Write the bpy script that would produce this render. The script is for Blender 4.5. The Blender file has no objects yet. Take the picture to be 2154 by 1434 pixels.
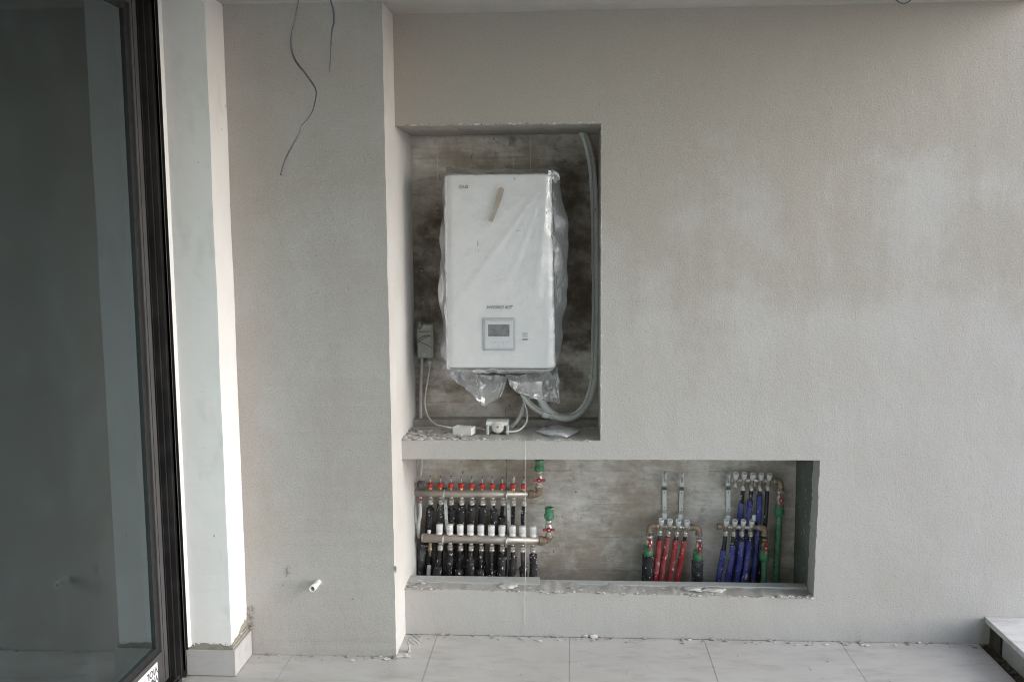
import bpy, bmesh, math, random
from mathutils import Vector, Matrix, noise, geometry

random.seed(7)
C = bpy.context.scene.collection
SC = bpy.context.scene
rad = math.radians

# ------------------------------------------------------------------ camera
CAM_D, CAM_H, FPX = 4.024, 1.755, 2000.0
CX, CY = 1077.0, 717.0
_y = Vector((120, -222, FPX)).normalized()
_b = -(120 + 222 * 0.00136) / FPX
_x = Vector((1, -0.00136, _b)); _x = (_x - _y * _x.dot(_y)).normalized()
_z = _y.cross(_x)
if _z.y > 0: _z = -_z
CAMLOC = Vector((0, -CAM_D, CAM_H))
def cam_to_world(c):
    return Vector((_x.dot(c), _y.dot(c), _z.dot(c)))
cd = bpy.data.cameras.new('camera'); cam = bpy.data.objects.new('camera', cd); C.objects.link(cam)
cd.sensor_width = 36; cd.lens = FPX / 2154 * 36; cd.clip_start = 0.05; cd.clip_end = 3000
_r = cam_to_world(Vector((1, 0, 0))); _u = cam_to_world(Vector((0, -1, 0))); _k = cam_to_world(Vector((0, 0, -1)))
cam.matrix_world = Matrix(((_r.x, _u.x, _k.x, CAMLOC.x), (_r.y, _u.y, _k.y, CAMLOC.y), (_r.z, _u.z, _k.z, CAMLOC.z), (0, 0, 0, 1)))
SC.camera = cam

# ------------------------------------------------------------------ sky, sun, exposure
SUN_ELEV, SUN_AZ = 24.0, 80.0        # azimuth measured from -y (behind the camera) towards +x (the open side): low veiled sun
w = bpy.data.worlds.new('World'); SC.world = w; w.use_nodes = True
nt = w.node_tree; nt.nodes.clear()
so = nt.nodes.new('ShaderNodeOutputWorld'); bg = nt.nodes.new('ShaderNodeBackground')
sky = nt.nodes.new('ShaderNodeTexSky'); sky.sky_type = 'NISHITA'; sky.sun_disc = False
sky.sun_elevation = rad(SUN_ELEV); sky.sun_rotation = rad(180 - SUN_AZ)
sky.dust_density = 0.6; sky.air_density = 1.0; sky.ozone_density = 1.35
hs = nt.nodes.new('ShaderNodeHueSaturation'); hs.inputs['Saturation'].default_value = 0.62
tn = nt.nodes.new('ShaderNodeMix'); tn.data_type = 'RGBA'; tn.blend_type = 'MULTIPLY'; tn.inputs[0].default_value = 1.0; tn.inputs[7].default_value = (1.015, 0.986, 0.972, 1)   # white balance of the hazy sky
nt.links.new(sky.outputs[0], hs.inputs['Color']); nt.links.new(hs.outputs[0], tn.inputs[6]); nt.links.new(tn.outputs[2], bg.inputs[0])
bg.inputs[1].default_value = 0.15
nt.links.new(bg.outputs[0], so.inputs[0])
sl = bpy.data.lights.new('sun', 'SUN'); sun = bpy.data.objects.new('sun', sl); C.objects.link(sun)
sl.energy = 1.2; sl.angle = rad(50); sl.color = (1.0, 0.98, 0.945)
_sd = Vector((math.sin(rad(SUN_AZ)) * math.cos(rad(SUN_ELEV)), -math.cos(rad(SUN_AZ)) * math.cos(rad(SUN_ELEV)), math.sin(rad(SUN_ELEV))))
sun.rotation_euler = _sd.to_track_quat('Z', 'Y').to_euler()
vs = SC.view_settings
SC.display_settings.display_device = 'sRGB'
vs.view_transform = 'Standard'; vs.look = 'None'; vs.gamma = 1.0; vs.use_curve_mapping = False
vs.exposure = 1.42
SC.cycles.max_bounces = 10; SC.cycles.diffuse_bounces = 5; SC.cycles.transparent_max_bounces = 16
SC.cycles.use_denoising = True; SC.cycles.filter_width = 1.05

# ------------------------------------------------------------------ helpers
def V(px, py, y=0.0):
    """Point of the plane at depth y that the photograph shows at (px, py)."""
    d = cam_to_world(Vector((px - CX, py - CY, FPX))); t = (CAM_D + y) / d.y
    return CAMLOC + d * t
def VX(px, py, x):
    d = cam_to_world(Vector((px - CX, py - CY, FPX))); t = x / d.x
    return CAMLOC + d * t
def VZ(px, py, z=0.0):
    d = cam_to_world(Vector((px - CX, py - CY, FPX))); t = (z - CAM_H) / d.z
    return CAMLOC + d * t
def mpp(y): return (CAM_D + y) / FPX          # metres per photograph pixel at depth y

class Nd:
    def __init__(s, name):
        s.m = bpy.data.materials.new(name); s.m.use_nodes = True
        s.t = s.m.node_tree; s.p = s.t.nodes['Principled BSDF']; s.out = s.t.nodes['Material Output']
    def new(s, t, **kw):
        n = s.t.nodes.new('ShaderNode' + t)
        for k, v in kw.items(): setattr(n, k, v)
        return n
    def put(s, sock, v):
        if hasattr(v, 'is_output'): s.t.links.new(v, sock)
        elif isinstance(v, (tuple, list)) and sock.type == 'RGBA' and len(v) == 3: sock.default_value = (*v, 1)
        else: sock.default_value = v
    def pos(s): return s.new('NewGeometry').outputs['Position']
    def obj(s):
        tc = s.new('TexCoord'); oi = s.new('ObjectInfo'); va = s.new('VectorMath', operation='ADD')
        s.t.links.new(tc.outputs['Object'], va.inputs[0])
        sc = s.new('VectorMath', operation='SCALE'); cb = s.new('CombineXYZ')
        for i in range(3): s.t.links.new(oi.outputs['Random'], cb.inputs[i])
        s.t.links.new(cb.outputs[0], sc.inputs[0]); sc.inputs['Scale'].default_value = 37.0
        s.t.links.new(sc.outputs[0], va.inputs[1]); return va.outputs[0]
    def rnd(s): return s.new('ObjectInfo').outputs['Random']
    def scale(s, v, k):
        n = s.new('VectorMath', operation='MULTIPLY'); s.put(n.inputs[0], v); n.inputs[1].default_value = k; return n.outputs[0]
    def noise(s, v, sc, det=4, rough=0.55, dist=0.0):
        n = s.new('TexNoise'); s.put(n.inputs['Vector'], v); n.inputs['Scale'].default_value = sc
        n.inputs['Detail'].default_value = det; n.inputs['Roughness'].default_value = rough; n.inputs['Distortion'].default_value = dist
        return n.outputs['Fac']
    def voro(s, v, sc, out='Distance'):
        n = s.new('TexVoronoi'); s.put(n.inputs['Vector'], v); n.inputs['Scale'].default_value = sc; return n.outputs[out]
    def math(s, op, a, b=0.0, c=None):
        n = s.new('Math', operation=op); s.put(n.inputs[0], a); s.put(n.inputs[1], b)
        if c is not None: s.put(n.inputs[2], c)
        return n.outputs[0]
    def step(s, v, lo, hi, a=0.0, b=1.0):
        n = s.new('MapRange', interpolation_type='SMOOTHSTEP'); s.put(n.inputs['Value'], v)
        n.inputs['From Min'].default_value = lo; n.inputs['From Max'].default_value = hi
        n.inputs['To Min'].default_value = a; n.inputs['To Max'].default_value = b; return n.outputs[0]
    def mix(s, f, a, b, mode='MIX'):
        n = s.new('Mix', data_type='RGBA', blend_type=mode); s.put(n.inputs[0], f); s.put(n.inputs[6], a); s.put(n.inputs[7], b); return n.outputs[2]
    def sep(s, v):
        n = s.new('SeparateXYZ'); s.put(n.inputs[0], v); return n.outputs
    def bump(s, h, dist, strength=1.0, prev=None):
        n = s.new('Bump'); s.put(n.inputs['Height'], h); n.inputs['Distance'].default_value = dist; n.inputs['Strength'].default_value = strength
        if prev is not None: s.t.links.new(prev, n.inputs['Normal'])
        return n.outputs[0]
    def done(s, col=None, rough=None, normal=None, metal=None, spec=None, **kw):
        if col is not None: s.put(s.p.inputs['Base Color'], col)
        if rough is not None: s.put(s.p.inputs['Roughness'], rough)
        if metal is not None: s.put(s.p.inputs['Metallic'], metal)
        if spec is not None: s.put(s.p.inputs['Specular IOR Level'], spec)
        if normal is not None: s.t.links.new(normal, s.p.inputs['Normal'])
        for k, v in kw.items(): s.put(s.p.inputs[k], v)
        return s.m

M = {}
def plaster(name, light, dark, mode, grain=1.0):
    n = Nd(name); p = n.pos(); x, y, z = n.sep(p)
    big = n.noise(n.scale(p, (1, 1, 1.35)), 1.25, 5, 0.6); mid = n.noise(n.scale(p, (1, 1, 0.7)), 4.5, 5, 0.62); streak = n.noise(n.scale(p, (9, 9, 0.9)), 1.4, 3)
    fine = n.noise(p, 170, 2, 0.65); fine2 = n.noise(p, 105, 3, 0.7)
    if mode == 'wall':     # the drying front of the render coat: an irregular damp area above a pale dry one
        f = n.math('ADD', n.math('MULTIPLY', n.math('SUBTRACT', big, 0.5), 2.2), n.math('MULTIPLY', n.math('SUBTRACT', mid, 0.5), 1.35))
        f = n.math('ADD', f, n.math('MULTIPLY', n.math('SUBTRACT', streak, 0.5), 0.5))
        h = n.math('SUBTRACT', n.math('MULTIPLY', z, 0.75), n.math('MULTIPLY', x, 0.07))
        damp = n.step(n.math('ADD', f, h), 0.90, 1.50)
    else:
        f = n.math('ADD', n.math('MULTIPLY', n.math('SUBTRACT', big, 0.5), 1.5), n.math('MULTIPLY', n.math('SUBTRACT', mid, 0.5), 1.4))
        f = n.math('ADD', f, n.math('MULTIPLY', n.math('SUBTRACT', streak, 0.5), 0.3))
        damp = n.step(f, -0.45, 0.5)
    col = n.mix(damp, light, dark)
    hue = n.noise(p, 2.3, 4); col = n.mix(n.step(hue, 0.35, 0.7, 0, 0.3), col, (0.39, 0.36, 0.325))
    col = n.mix(n.math('MULTIPLY', n.step(fine, 0.56, 0.72), 0.40 * grain), col, (0.17, 0.16, 0.145))
    col = n.mix(n.math('MULTIPLY', n.step(fine, 0.46, 0.30), 0.22 * grain), col, (0.62, 0.61, 0.6))
    ve = n.new('TexVoronoi', feature='DISTANCE_TO_EDGE'); pd = n.new('VectorMath', operation='ADD'); n.t.links.new(p, pd.inputs[0]); cn = n.new('TexNoise'); n.t.links.new(p, cn.inputs['Vector']); cn.inputs['Scale'].default_value = 3.0; cn.inputs['Detail'].default_value = 5; n.t.links.new(n.scale(cn.outputs['Color'], (0.35, 0.35, 0.35)), pd.inputs[1])
    n.t.links.new(pd.outputs[0], ve.inputs['Vector']); ve.inputs['Scale'].default_value = 1.1
    crk = n.math('MULTIPLY', n.step(ve.outputs['Distance'], 0.0045, 0.001), n.step(n.noise(p, 1.7, 2), 0.52, 0.62)); col = n.mix(n.math('MULTIPLY', crk, 0.07 * grain), col, (0.16, 0.15, 0.14))
    spots = n.voro(p, 7.0); col = n.mix(n.step(spots, 0.035, 0.015, 0, 0.45), col, (0.2, 0.18, 0.16))
    b1 = n.bump(fine2, 0.003, 0.30 * grain); b2 = n.bump(fine, 0.002, 0.55 * grain, b1); b3 = n.bump(mid, 0.03, 0.18, b2)
    M[name] = n.done(col, 0.93, b3, spec=0.2)
plaster('plaster_wall', (0.458, 0.448, 0.433), (0.398, 0.374, 0.338), 'wall')
plaster('plaster_pier', (0.452, 0.440, 0.428), (0.400, 0.374, 0.344), 'pier')
plaster('plaster_ceiling', (0.52, 0.49, 0.455), (0.44, 0.41, 0.375), 'pier', 0.5)

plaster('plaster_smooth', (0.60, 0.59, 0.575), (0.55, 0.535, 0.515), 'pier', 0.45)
def concrete():
    n = Nd('board_marked_concrete'); p = n.pos(); x, y, z = n.sep(p)
    gr = n.noise(n.scale(p, (1.8, 1.8, 11)), 3.2, 7, 0.66, 0.6); gr2 = n.noise(n.scale(p, (4, 4, 90)), 2.5, 4, 0.65)
    blot = n.noise(n.scale(p, (0.8, 1, 1.2)), 2.7, 7, 0.68); blot2 = n.noise(p, 8, 6, 0.7); blot3 = n.noise(p, 28, 5, 0.7)
    zz = n.math('ADD', z, n.math('MULTIPLY', n.noise(p, 4, 3), 0.012)); hb = 0.163; band = n.math('FRACT', n.math('DIVIDE', zz, hb))
    seam = n.math('MINIMUM', band, n.math('SUBTRACT', 1.0, band)); seamf = n.math('MULTIPLY', n.step(seam, 0.035, 0.0), n.step(n.noise(n.scale(p, (1, 1, 0.2)), 5, 3), 0.38, 0.6))
    bandid = n.math('FLOOR', n.math('DIVIDE', zz, hb)); wn = n.new('TexWhiteNoise', noise_dimensions='1D'); n.t.links.new(bandid, wn.inputs['W'])
    col = n.mix(n.step(n.math('ADD', n.math('MULTIPLY', gr, 0.48), n.math('MULTIPLY', blot2, 0.52)), 0.33, 0.66), (0.46, 0.435, 0.395), (0.74, 0.72, 0.68))
    col = n.mix(n.math('MULTIPLY', n.step(blot, 0.42, 0.62), 0.75), col, (0.285, 0.235, 0.175))
    col = n.mix(n.math('MULTIPLY', n.step(blot2, 0.52, 0.70), 0.30), col, (0.70, 0.68, 0.645))
    col = n.mix(n.math('MULTIPLY', n.step(blot3, 0.54, 0.70), 0.40), col, (0.17, 0.155, 0.135))
    col = n.mix(n.math('MULTIPLY', wn.outputs[0], 0.10), col, (0.24, 0.21, 0.175))
    # shade inside the taller niche painted as a dark brown stain, broken by noise
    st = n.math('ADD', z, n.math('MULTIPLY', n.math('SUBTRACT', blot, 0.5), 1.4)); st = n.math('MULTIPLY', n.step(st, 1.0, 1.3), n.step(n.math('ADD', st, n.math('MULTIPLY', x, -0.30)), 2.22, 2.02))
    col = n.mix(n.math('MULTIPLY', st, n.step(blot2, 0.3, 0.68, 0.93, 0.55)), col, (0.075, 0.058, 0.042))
    col = n.mix(n.math('MULTIPLY', seamf, 0.15), col, (0.10, 0.09, 0.078))
    col = n.mix(n.math('MULTIPLY', n.step(gr2, 0.60, 0.74), 0.45), col, (0.12, 0.11, 0.095))
    vx = n.math('ADD', x, n.math('MULTIPLY', n.noise(p, 7, 3), 0.02))
    for cx_, z0_, z1_ in ((-0.605, 1.98, 2.3), (-0.255, 1.8, 2.3), (-0.175, 1.8, 2.3), (-0.30, 0.3, 0.98)):
        ln = n.math('MULTIPLY', n.step(n.math('ABSOLUTE', n.math('SUBTRACT', vx, cx_ + 0.01)), 0.0035, 0.001), n.math('MULTIPLY', n.step(z, z0_, z0_ + 0.05), n.step(z, z1_, z1_ - 0.05)))
        col = n.mix(n.math('MULTIPLY', ln, n.step(blot3, 0.35, 0.6, 0.2, 0.8)), col, (0.62, 0.6, 0.57) if cx_ != -0.30 else (0.07, 0.06, 0.05))
    sp = n.noise(p, 75, 2, 0.5); col = n.mix(n.math('MULTIPLY', n.step(sp, 0.68, 0.72), n.step(blot, 0.55, 0.4)), col, (0.7, 0.7, 0.69))
    sp2 = n.noise(n.scale(p, (1, 1, 0.6)), 48, 3, 0.55); col = n.mix(n.step(sp2, 0.70, 0.74, 0, 0.7), col, (0.09, 0.08, 0.07))
    h = n.math('ADD', n.math('MULTIPLY', gr, 0.5), n.math('MULTIPLY', seamf, -0.45)); h = n.math('ADD', h, n.math('MULTIPLY', gr2, 0.35)); h = n.math('ADD', h, n.math('MULTIPLY', blot3, 0.35))
    M['concrete'] = n.done(col, 0.88, n.bump(h, 0.006, 0.7), spec=0.25)
concrete()

def simple(name, col, rough=0.5, metal=0.0, var=0.12, sc=25, bump=0.0, bsc=60, spec=None, dust=0.0, splat=0.0, splatcol=(0.7, 0.69, 0.67), dustcol=(0.48, 0.46, 0.44)):
    n = Nd(name); p = n.obj(); a = n.noise(p, sc, 4, 0.6); r = n.rnd()
    c0 = tuple(c * (1 - var) for c in col); c1 = tuple(min(1, c * (1 + var)) for c in col)
    c = n.mix(n.math('ADD', n.math('MULTIPLY', n.step(a, 0.3, 0.7), 0.7), n.math('MULTIPLY', r, 0.3)), c0, c1); rr = n.step(a, 0.3, 0.7, rough * 0.85, min(1, rough * 1.2)); mt = metal
    if dust:
        d = n.math('MULTIPLY', n.step(n.noise(p, sc * 0.5, 5, 0.65), 0.40, 0.70), dust); c = n.mix(d, c, dustcol); rr = n.math('ADD', rr, n.math('MULTIPLY', d, 0.35))
        if metal: mt = n.math('MULTIPLY', n.math('SUBTRACT', 1.0, d), metal)
    if splat:
        d1 = n.step(n.noise(p, 85, 2, 0.5), 0.705 - 0.06 * splat, 0.735 - 0.06 * splat); d2 = n.step(n.noise(n.scale(p, (1, 1, 0.6)), 34, 3, 0.5), 0.72 - 0.04 * splat, 0.74 - 0.04 * splat)
        d = n.math('MAXIMUM', d1, d2); c = n.mix(d, c, splatcol); rr = n.math('ADD', rr, n.math('MULTIPLY', d, 0.3))
    nb = n.bump(n.noise(p, bsc, 3), 0.002, bump) if bump else None
    M[name] = n.done(c, rr, nb, mt, spec)
simple('white_plastic', (0.78, 0.78, 0.77), 0.38, var=0.04, dust=0.10)
simple('unit_white', (0.83, 0.83, 0.83), 0.32, var=0.015)
simple('panel_grey', (0.52, 0.54, 0.57), 0.4, var=0.03)
simple('panel_white', (0.72, 0.75, 0.78), 0.3, var=0.03)
simple('screen_dark', (0.07, 0.073, 0.085), 0.25, var=0.25, sc=60, dust=0.15)
simple('ink', (0.05, 0.052, 0.058), 0.5, var=0.05)
simple('ink_mid', (0.42, 0.43, 0.45), 0.5, var=0.05)
simple('ink_red', (0.62, 0.10, 0.05), 0.5, var=0.05)
simple('sticker_white', (0.82, 0.84, 0.87), 0.4, var=0.02)
simple('red_cap', (0.55, 0.022, 0.020), 0.4, var=0.15, dust=0.12)
simple('red_handle', (0.36, 0.018, 0.025), 0.45, var=0.2, dust=0.3)
simple('brass', (0.32, 0.25, 0.18), 0.5, 0.45, var=0.25, sc=40, dust=0.45, dustcol=(0.27, 0.205, 0.155))
simple('brass_bright', (0.66, 0.44, 0.17), 0.35, 0.9, var=0.15, dust=0.1)
simple('nickel', (0.60, 0.57, 0.52), 0.35, 0.8, var=0.18, dust=0.45, splat=0.5)
simple('steel_bar', (0.48, 0.44, 0.40), 0.44, 0.75, var=0.16, sc=14, dust=0.5, dustcol=(0.40, 0.36, 0.32))
simple('zinc', (0.60, 0.64, 0.63), 0.45, 0.55, var=0.12, dust=0.35, dustcol=(0.45, 0.46, 0.46))
simple('dark_clip', (0.06, 0.065, 0.07), 0.5, var=0.2, dust=0.2)
simple('green_fitting', (0.050, 0.22, 0.105), 0.45, var=0.15, dust=0.18, splat=0.5)
simple('green_pipe', (0.040, 0.17, 0.075), 0.45, var=0.15, dust=0.22, splat=0.8)
simple('black_foam', (0.022, 0.022, 0.025), 0.8, var=0.3, bump=0.5, bsc=90, dust=0.16, splat=0.75, dustcol=(0.2, 0.2, 0.21))
simple('dusty_foam', (0.03, 0.031, 0.034), 0.85, var=0.3, bump=0.5, bsc=90, dust=0.55, splat=0.7, dustcol=(0.32, 0.33, 0.34))
simple('black_pipe', (0.013, 0.013, 0.015), 0.42, var=0.3, dust=0.1, splat=0.9)
simple('red_foam', (0.34, 0.022, 0.025), 0.6, var=0.15, bump=0.35, bsc=110, dust=0.36, splat=0.8, dustcol=(0.45, 0.32, 0.31))
simple('blue_foam', (0.040, 0.048, 0.26), 0.6, var=0.15, bump=0.35, bsc=110, dust=0.42, splat=0.75, dustcol=(0.28, 0.29, 0.42))
simple('grey_conduit', (0.52, 0.54, 0.54), 0.5, var=0.08, dust=0.35, dustcol=(0.34, 0.32, 0.29))
simple('pipe_wrap', (0.68, 0.69, 0.67), 0.45, var=0.08, dust=0.4, dustcol=(0.36, 0.34, 0.3), splat=0.2, splatcol=(0.16, 0.14, 0.12))
simple('white_cable', (0.62, 0.60, 0.56), 0.5, var=0.06, dust=0.3)
simple('grey_box', (0.36, 0.385, 0.36), 0.55, var=0.08, dust=0.4, dustcol=(0.36, 0.35, 0.32))
simple('dark_cable', (0.085, 0.09, 0.105), 0.4, var=0.2, dust=0.25, dustcol=(0.25, 0.25, 0.26))
simple('cord', (0.66, 0.66, 0.66), 0.6, var=0.03)
simple('aluminium_dark', (0.026, 0.025, 0.026), 0.40, 0.2, var=0.08, sc=15, dust=0.12, dustcol=(0.13, 0.125, 0.12))
simple('aluminium_grey', (0.075, 0.072, 0.073), 0.42, 0.2, var=0.06, sc=15, dust=0.1, dustcol=(0.2, 0.19, 0.19))
simple('rubber', (0.012, 0.012, 0.013), 0.6, var=0.2)
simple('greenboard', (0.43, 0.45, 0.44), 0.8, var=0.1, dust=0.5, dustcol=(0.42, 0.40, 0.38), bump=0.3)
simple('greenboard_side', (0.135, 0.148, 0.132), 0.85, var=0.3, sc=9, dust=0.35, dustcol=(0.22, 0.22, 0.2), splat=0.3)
simple('crumb', (0.50, 0.485, 0.465), 0.95, var=0.25, bump=0.6)
simple('crumb_dark', (0.30, 0.28, 0.255), 0.95, var=0.3, bump=0.6)
simple('mortar_smear', (0.40, 0.355, 0.30), 0.9, var=0.15, bump=0.4)
simple('adhesive', (0.245, 0.235, 0.20), 0.9, var=0.25, sc=30, bump=0.6)
simple('dirt', (0.075, 0.062, 0.048), 0.95, var=0.5, sc=30, bump=0.8)
simple('room_plaster', (0.62, 0.63, 0.62), 0.9, var=0.2, sc=3)
simple('room_socket', (0.05, 0.05, 0.06), 0.7, var=0.2)
simple('room_white', (0.66, 0.68, 0.65), 0.9, var=0.06, sc=4)
simple('room_floor', (0.42, 0.43, 0.44), 0.8, var=0.2, sc=3)
simple('sill_mortar', (0.40, 0.39, 0.375), 0.92, var=0.18, sc=18, bump=0.7, bsc=140, dust=0.35, dustcol=(0.27, 0.25, 0.23), splat=0.45)
simple('grout', (0.38, 0.365, 0.345), 0.95, var=0.3, sc=20)
simple('dull_nickel', (0.30, 0.27, 0.23), 0.45, 0.6, var=0.2, dust=0.3)
simple('yellow_tag', (0.62, 0.48, 0.12), 0.6, var=0.1)
simple('clear_sight', (0.42, 0.43, 0.43), 0.25, var=0.1)

def white_paint():
    n = Nd('chipped_white_paint'); p = n.pos(); x, y, z = n.sep(p)
    a = n.noise(p, 3, 4); c = n.mix(n.step(a, 0.3, 0.7), (0.775, 0.76, 0.755), (0.82, 0.805, 0.80))
    chip = n.noise(n.scale(p, (1, 1, 0.55)), 42, 3, 0.55); edge = n.math('MAXIMUM', n.step(y, -0.275, -0.235), n.step(z, 0.32, 0.13)); chipm = n.step(n.math('ADD', chip, n.math('MULTIPLY', edge, 0.055)), 0.752, 0.768); c = n.mix(chipm, c, (0.33, 0.32, 0.29))
    sm = n.noise(n.scale(p, (1, 1, 0.5)), 11, 4); c = n.mix(n.math('MULTIPLY', n.step(sm, 0.55, 0.75), 0.26), c, (0.5, 0.49, 0.47))
    tear = n.math('SUBTRACT', z, n.math('ADD', n.math('MULTIPLY', n.noise(p, 26, 4, 0.6), 0.07), n.step(y, -0.42, -0.25, 0.088, 0.118))); torn = n.step(tear, 0.006, 0.0); c = n.mix(torn, c, (0.30, 0.28, 0.235))
    c = n.mix(n.math('MULTIPLY', n.step(n.noise(p, 33, 4), 0.55, 0.7), n.step(tear, 0.03, 0.0, 0, 0.5)), c, (0.42, 0.40, 0.36))
    b = n.bump(n.noise(p, 14, 4), 0.006, 0.25); b = n.bump(n.math('SUBTRACT', 1.0, torn), 0.003, 0.8, b); b = n.bump(n.math('MULTIPLY', chipm, -1.0), 0.002, 0.8, b)
    M['white_paint'] = n.done(c, 0.55, b)
white_paint()
def tile_mat(name, base, rough=0.38):
    n = Nd(name); p = n.pos(); o = n.rnd()
    a = n.noise(n.scale(p, (1, 2.2, 1)), 3.2, 5, 0.6); b = n.noise(p, 160, 2, 0.5); st = n.noise(n.scale(p, (2, 6, 6)), 2.3, 6, 0.7)
    c = n.mix(n.step(a, 0.3, 0.7), tuple(v * 0.93 for v in base), tuple(v * 1.05 for v in base))
    c = n.mix(n.math('MULTIPLY', o, 0.06), c, (0.3, 0.3, 0.3))
    c = n.mix(n.math('MULTIPLY', n.step(st, 0.46, 0.72), 0.46), c, (0.28, 0.255, 0.225))
    c = n.mix(n.step(b, 0.66, 0.74, 0, 0.3), c, (0.25, 0.24, 0.23))
    spot = n.voro(n.scale(p, (1, 1, 1)), 9.0); c = n.mix(n.step(spot, 0.05, 0.03, 0, 0.5), c, (0.2, 0.19, 0.18))
    r = n.step(st, 0.4, 0.7, rough, rough + 0.25)
    M[name] = n.done(c, r, n.bump(b, 0.0008, 0.3), spec=0.4)
tile_mat('floor_tile', (0.470, 0.457, 0.447)); tile_mat('skirting_tile', (0.47, 0.455, 0.45), 0.45); tile_mat('marble_cap', (0.66, 0.66, 0.665), 0.35); tile_mat('plinth_grey', (0.36, 0.352, 0.345), 0.7)
def ground_mat():
    n = Nd('ground_earth'); p = n.pos(); a = n.noise(p, 0.08, 5); c = n.mix(a, (0.48, 0.43, 0.37), (0.55, 0.50, 0.44)); M['ground'] = n.done(c, 0.95)
ground_mat()
def glass_mat():
    n = Nd('window_glass'); tr = n.new('BsdfTransparent'); tr.inputs[0].default_value = (0.70, 0.89, 0.90, 1)
    gl = n.new('BsdfGlossy'); gl.inputs['Roughness'].default_value = 0.0; gl.inputs['Color'].default_value = (0.86, 0.95, 0.975, 1)
    fr = n.new('Fresnel'); fr.inputs['IOR'].default_value = 2.15
    mx = n.new('MixShader'); n.t.links.new(fr.outputs[0], mx.inputs[0]); n.t.links.new(tr.outputs[0], mx.inputs[1]); n.t.links.new(gl.outputs[0], mx.inputs[2])
    du = n.new('BsdfDiffuse'); du.inputs[0].default_value = (0.62, 0.66, 0.65, 1); gp = n.pos(); m2 = n.new('MixShader')   # dust film with wipe marks
    n.put(m2.inputs[0], n.math('ADD', 0.004, n.step(n.noise(n.scale(gp, (1, 1.2, 0.5)), 5, 5, 0.65, 1.5), 0.45, 0.75, 0.0, 0.010))); n.t.links.new(mx.outputs[0], m2.inputs[1]); n.t.links.new(du.outputs[0], m2.inputs[2])
    n.t.links.new(m2.outputs[0], n.out.inputs['Surface']); M['glass'] = n.m
glass_mat()
def film_mat(name, cover, tint, rough=0.16, bumpd=0.004):
    n = Nd(name); p = n.obj()
    b = n.bump(n.noise(p, 9, 4, 0.6, 0.6), 0.02, 0.45); b = n.bump(n.noise(n.scale(p, (1, 1, 0.45)), 34, 3, 0.6, 1.0), bumpd, 0.55, b)
    tr = n.new('BsdfTransparent'); tr.inputs[0].default_value = (0.97, 0.975, 0.98, 1)
    df = n.new('BsdfDiffuse'); df.inputs[0].default_value = (*tint, 1); tl = n.new('BsdfTranslucent'); tl.inputs[0].default_value = (*tint, 1)
    gl = n.new('BsdfGlossy'); gl.inputs['Roughness'].default_value = rough; gl.inputs['Color'].default_value = (0.95, 0.97, 1, 1)
    lw = n.new('LayerWeight'); lw.inputs['Blend'].default_value = 0.35
    for q in (df, tl, gl, lw): n.t.links.new(b, q.inputs['Normal'])
    m1 = n.new('MixShader'); m1.inputs[0].default_value = 0.45; n.t.links.new(df.outputs[0], m1.inputs[1]); n.t.links.new(tl.outputs[0], m1.inputs[2])
    cv = n.math('ADD', n.math('MULTIPLY', lw.outputs['Facing'], 0.45), n.step(n.noise(p, 6, 4), 0.3, 0.75, cover * 0.7, cover * 1.35))
    m2 = n.new('MixShader'); n.put(m2.inputs[0], n.math('MINIMUM', cv, 0.9)); n.t.links.new(tr.outputs[0], m2.inputs[1]); n.t.links.new(m1.outputs[0], m2.inputs[2])
    m3 = n.new('MixShader'); n.put(m3.inputs[0], n.math('ADD', n.math('MULTIPLY', lw.outputs['Fresnel'], 0.8), 0.07)); n.t.links.new(m2.outputs[0], m3.inputs[1]); n.t.links.new(gl.outputs[0], m3.inputs[2])
    n.t.links.new(m3.outputs[0], n.out.inputs['Surface']); M[name] = n.m
film_mat('front_film', 0.14, (0.88, 0.88, 0.88), 0.24, 0.002); film_mat('plastic_film', 0.62, (0.86, 0.88, 0.93), 0.2); film_mat('crumpled_film', 0.46, (0.78, 0.78, 0.77), 0.24)

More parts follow.
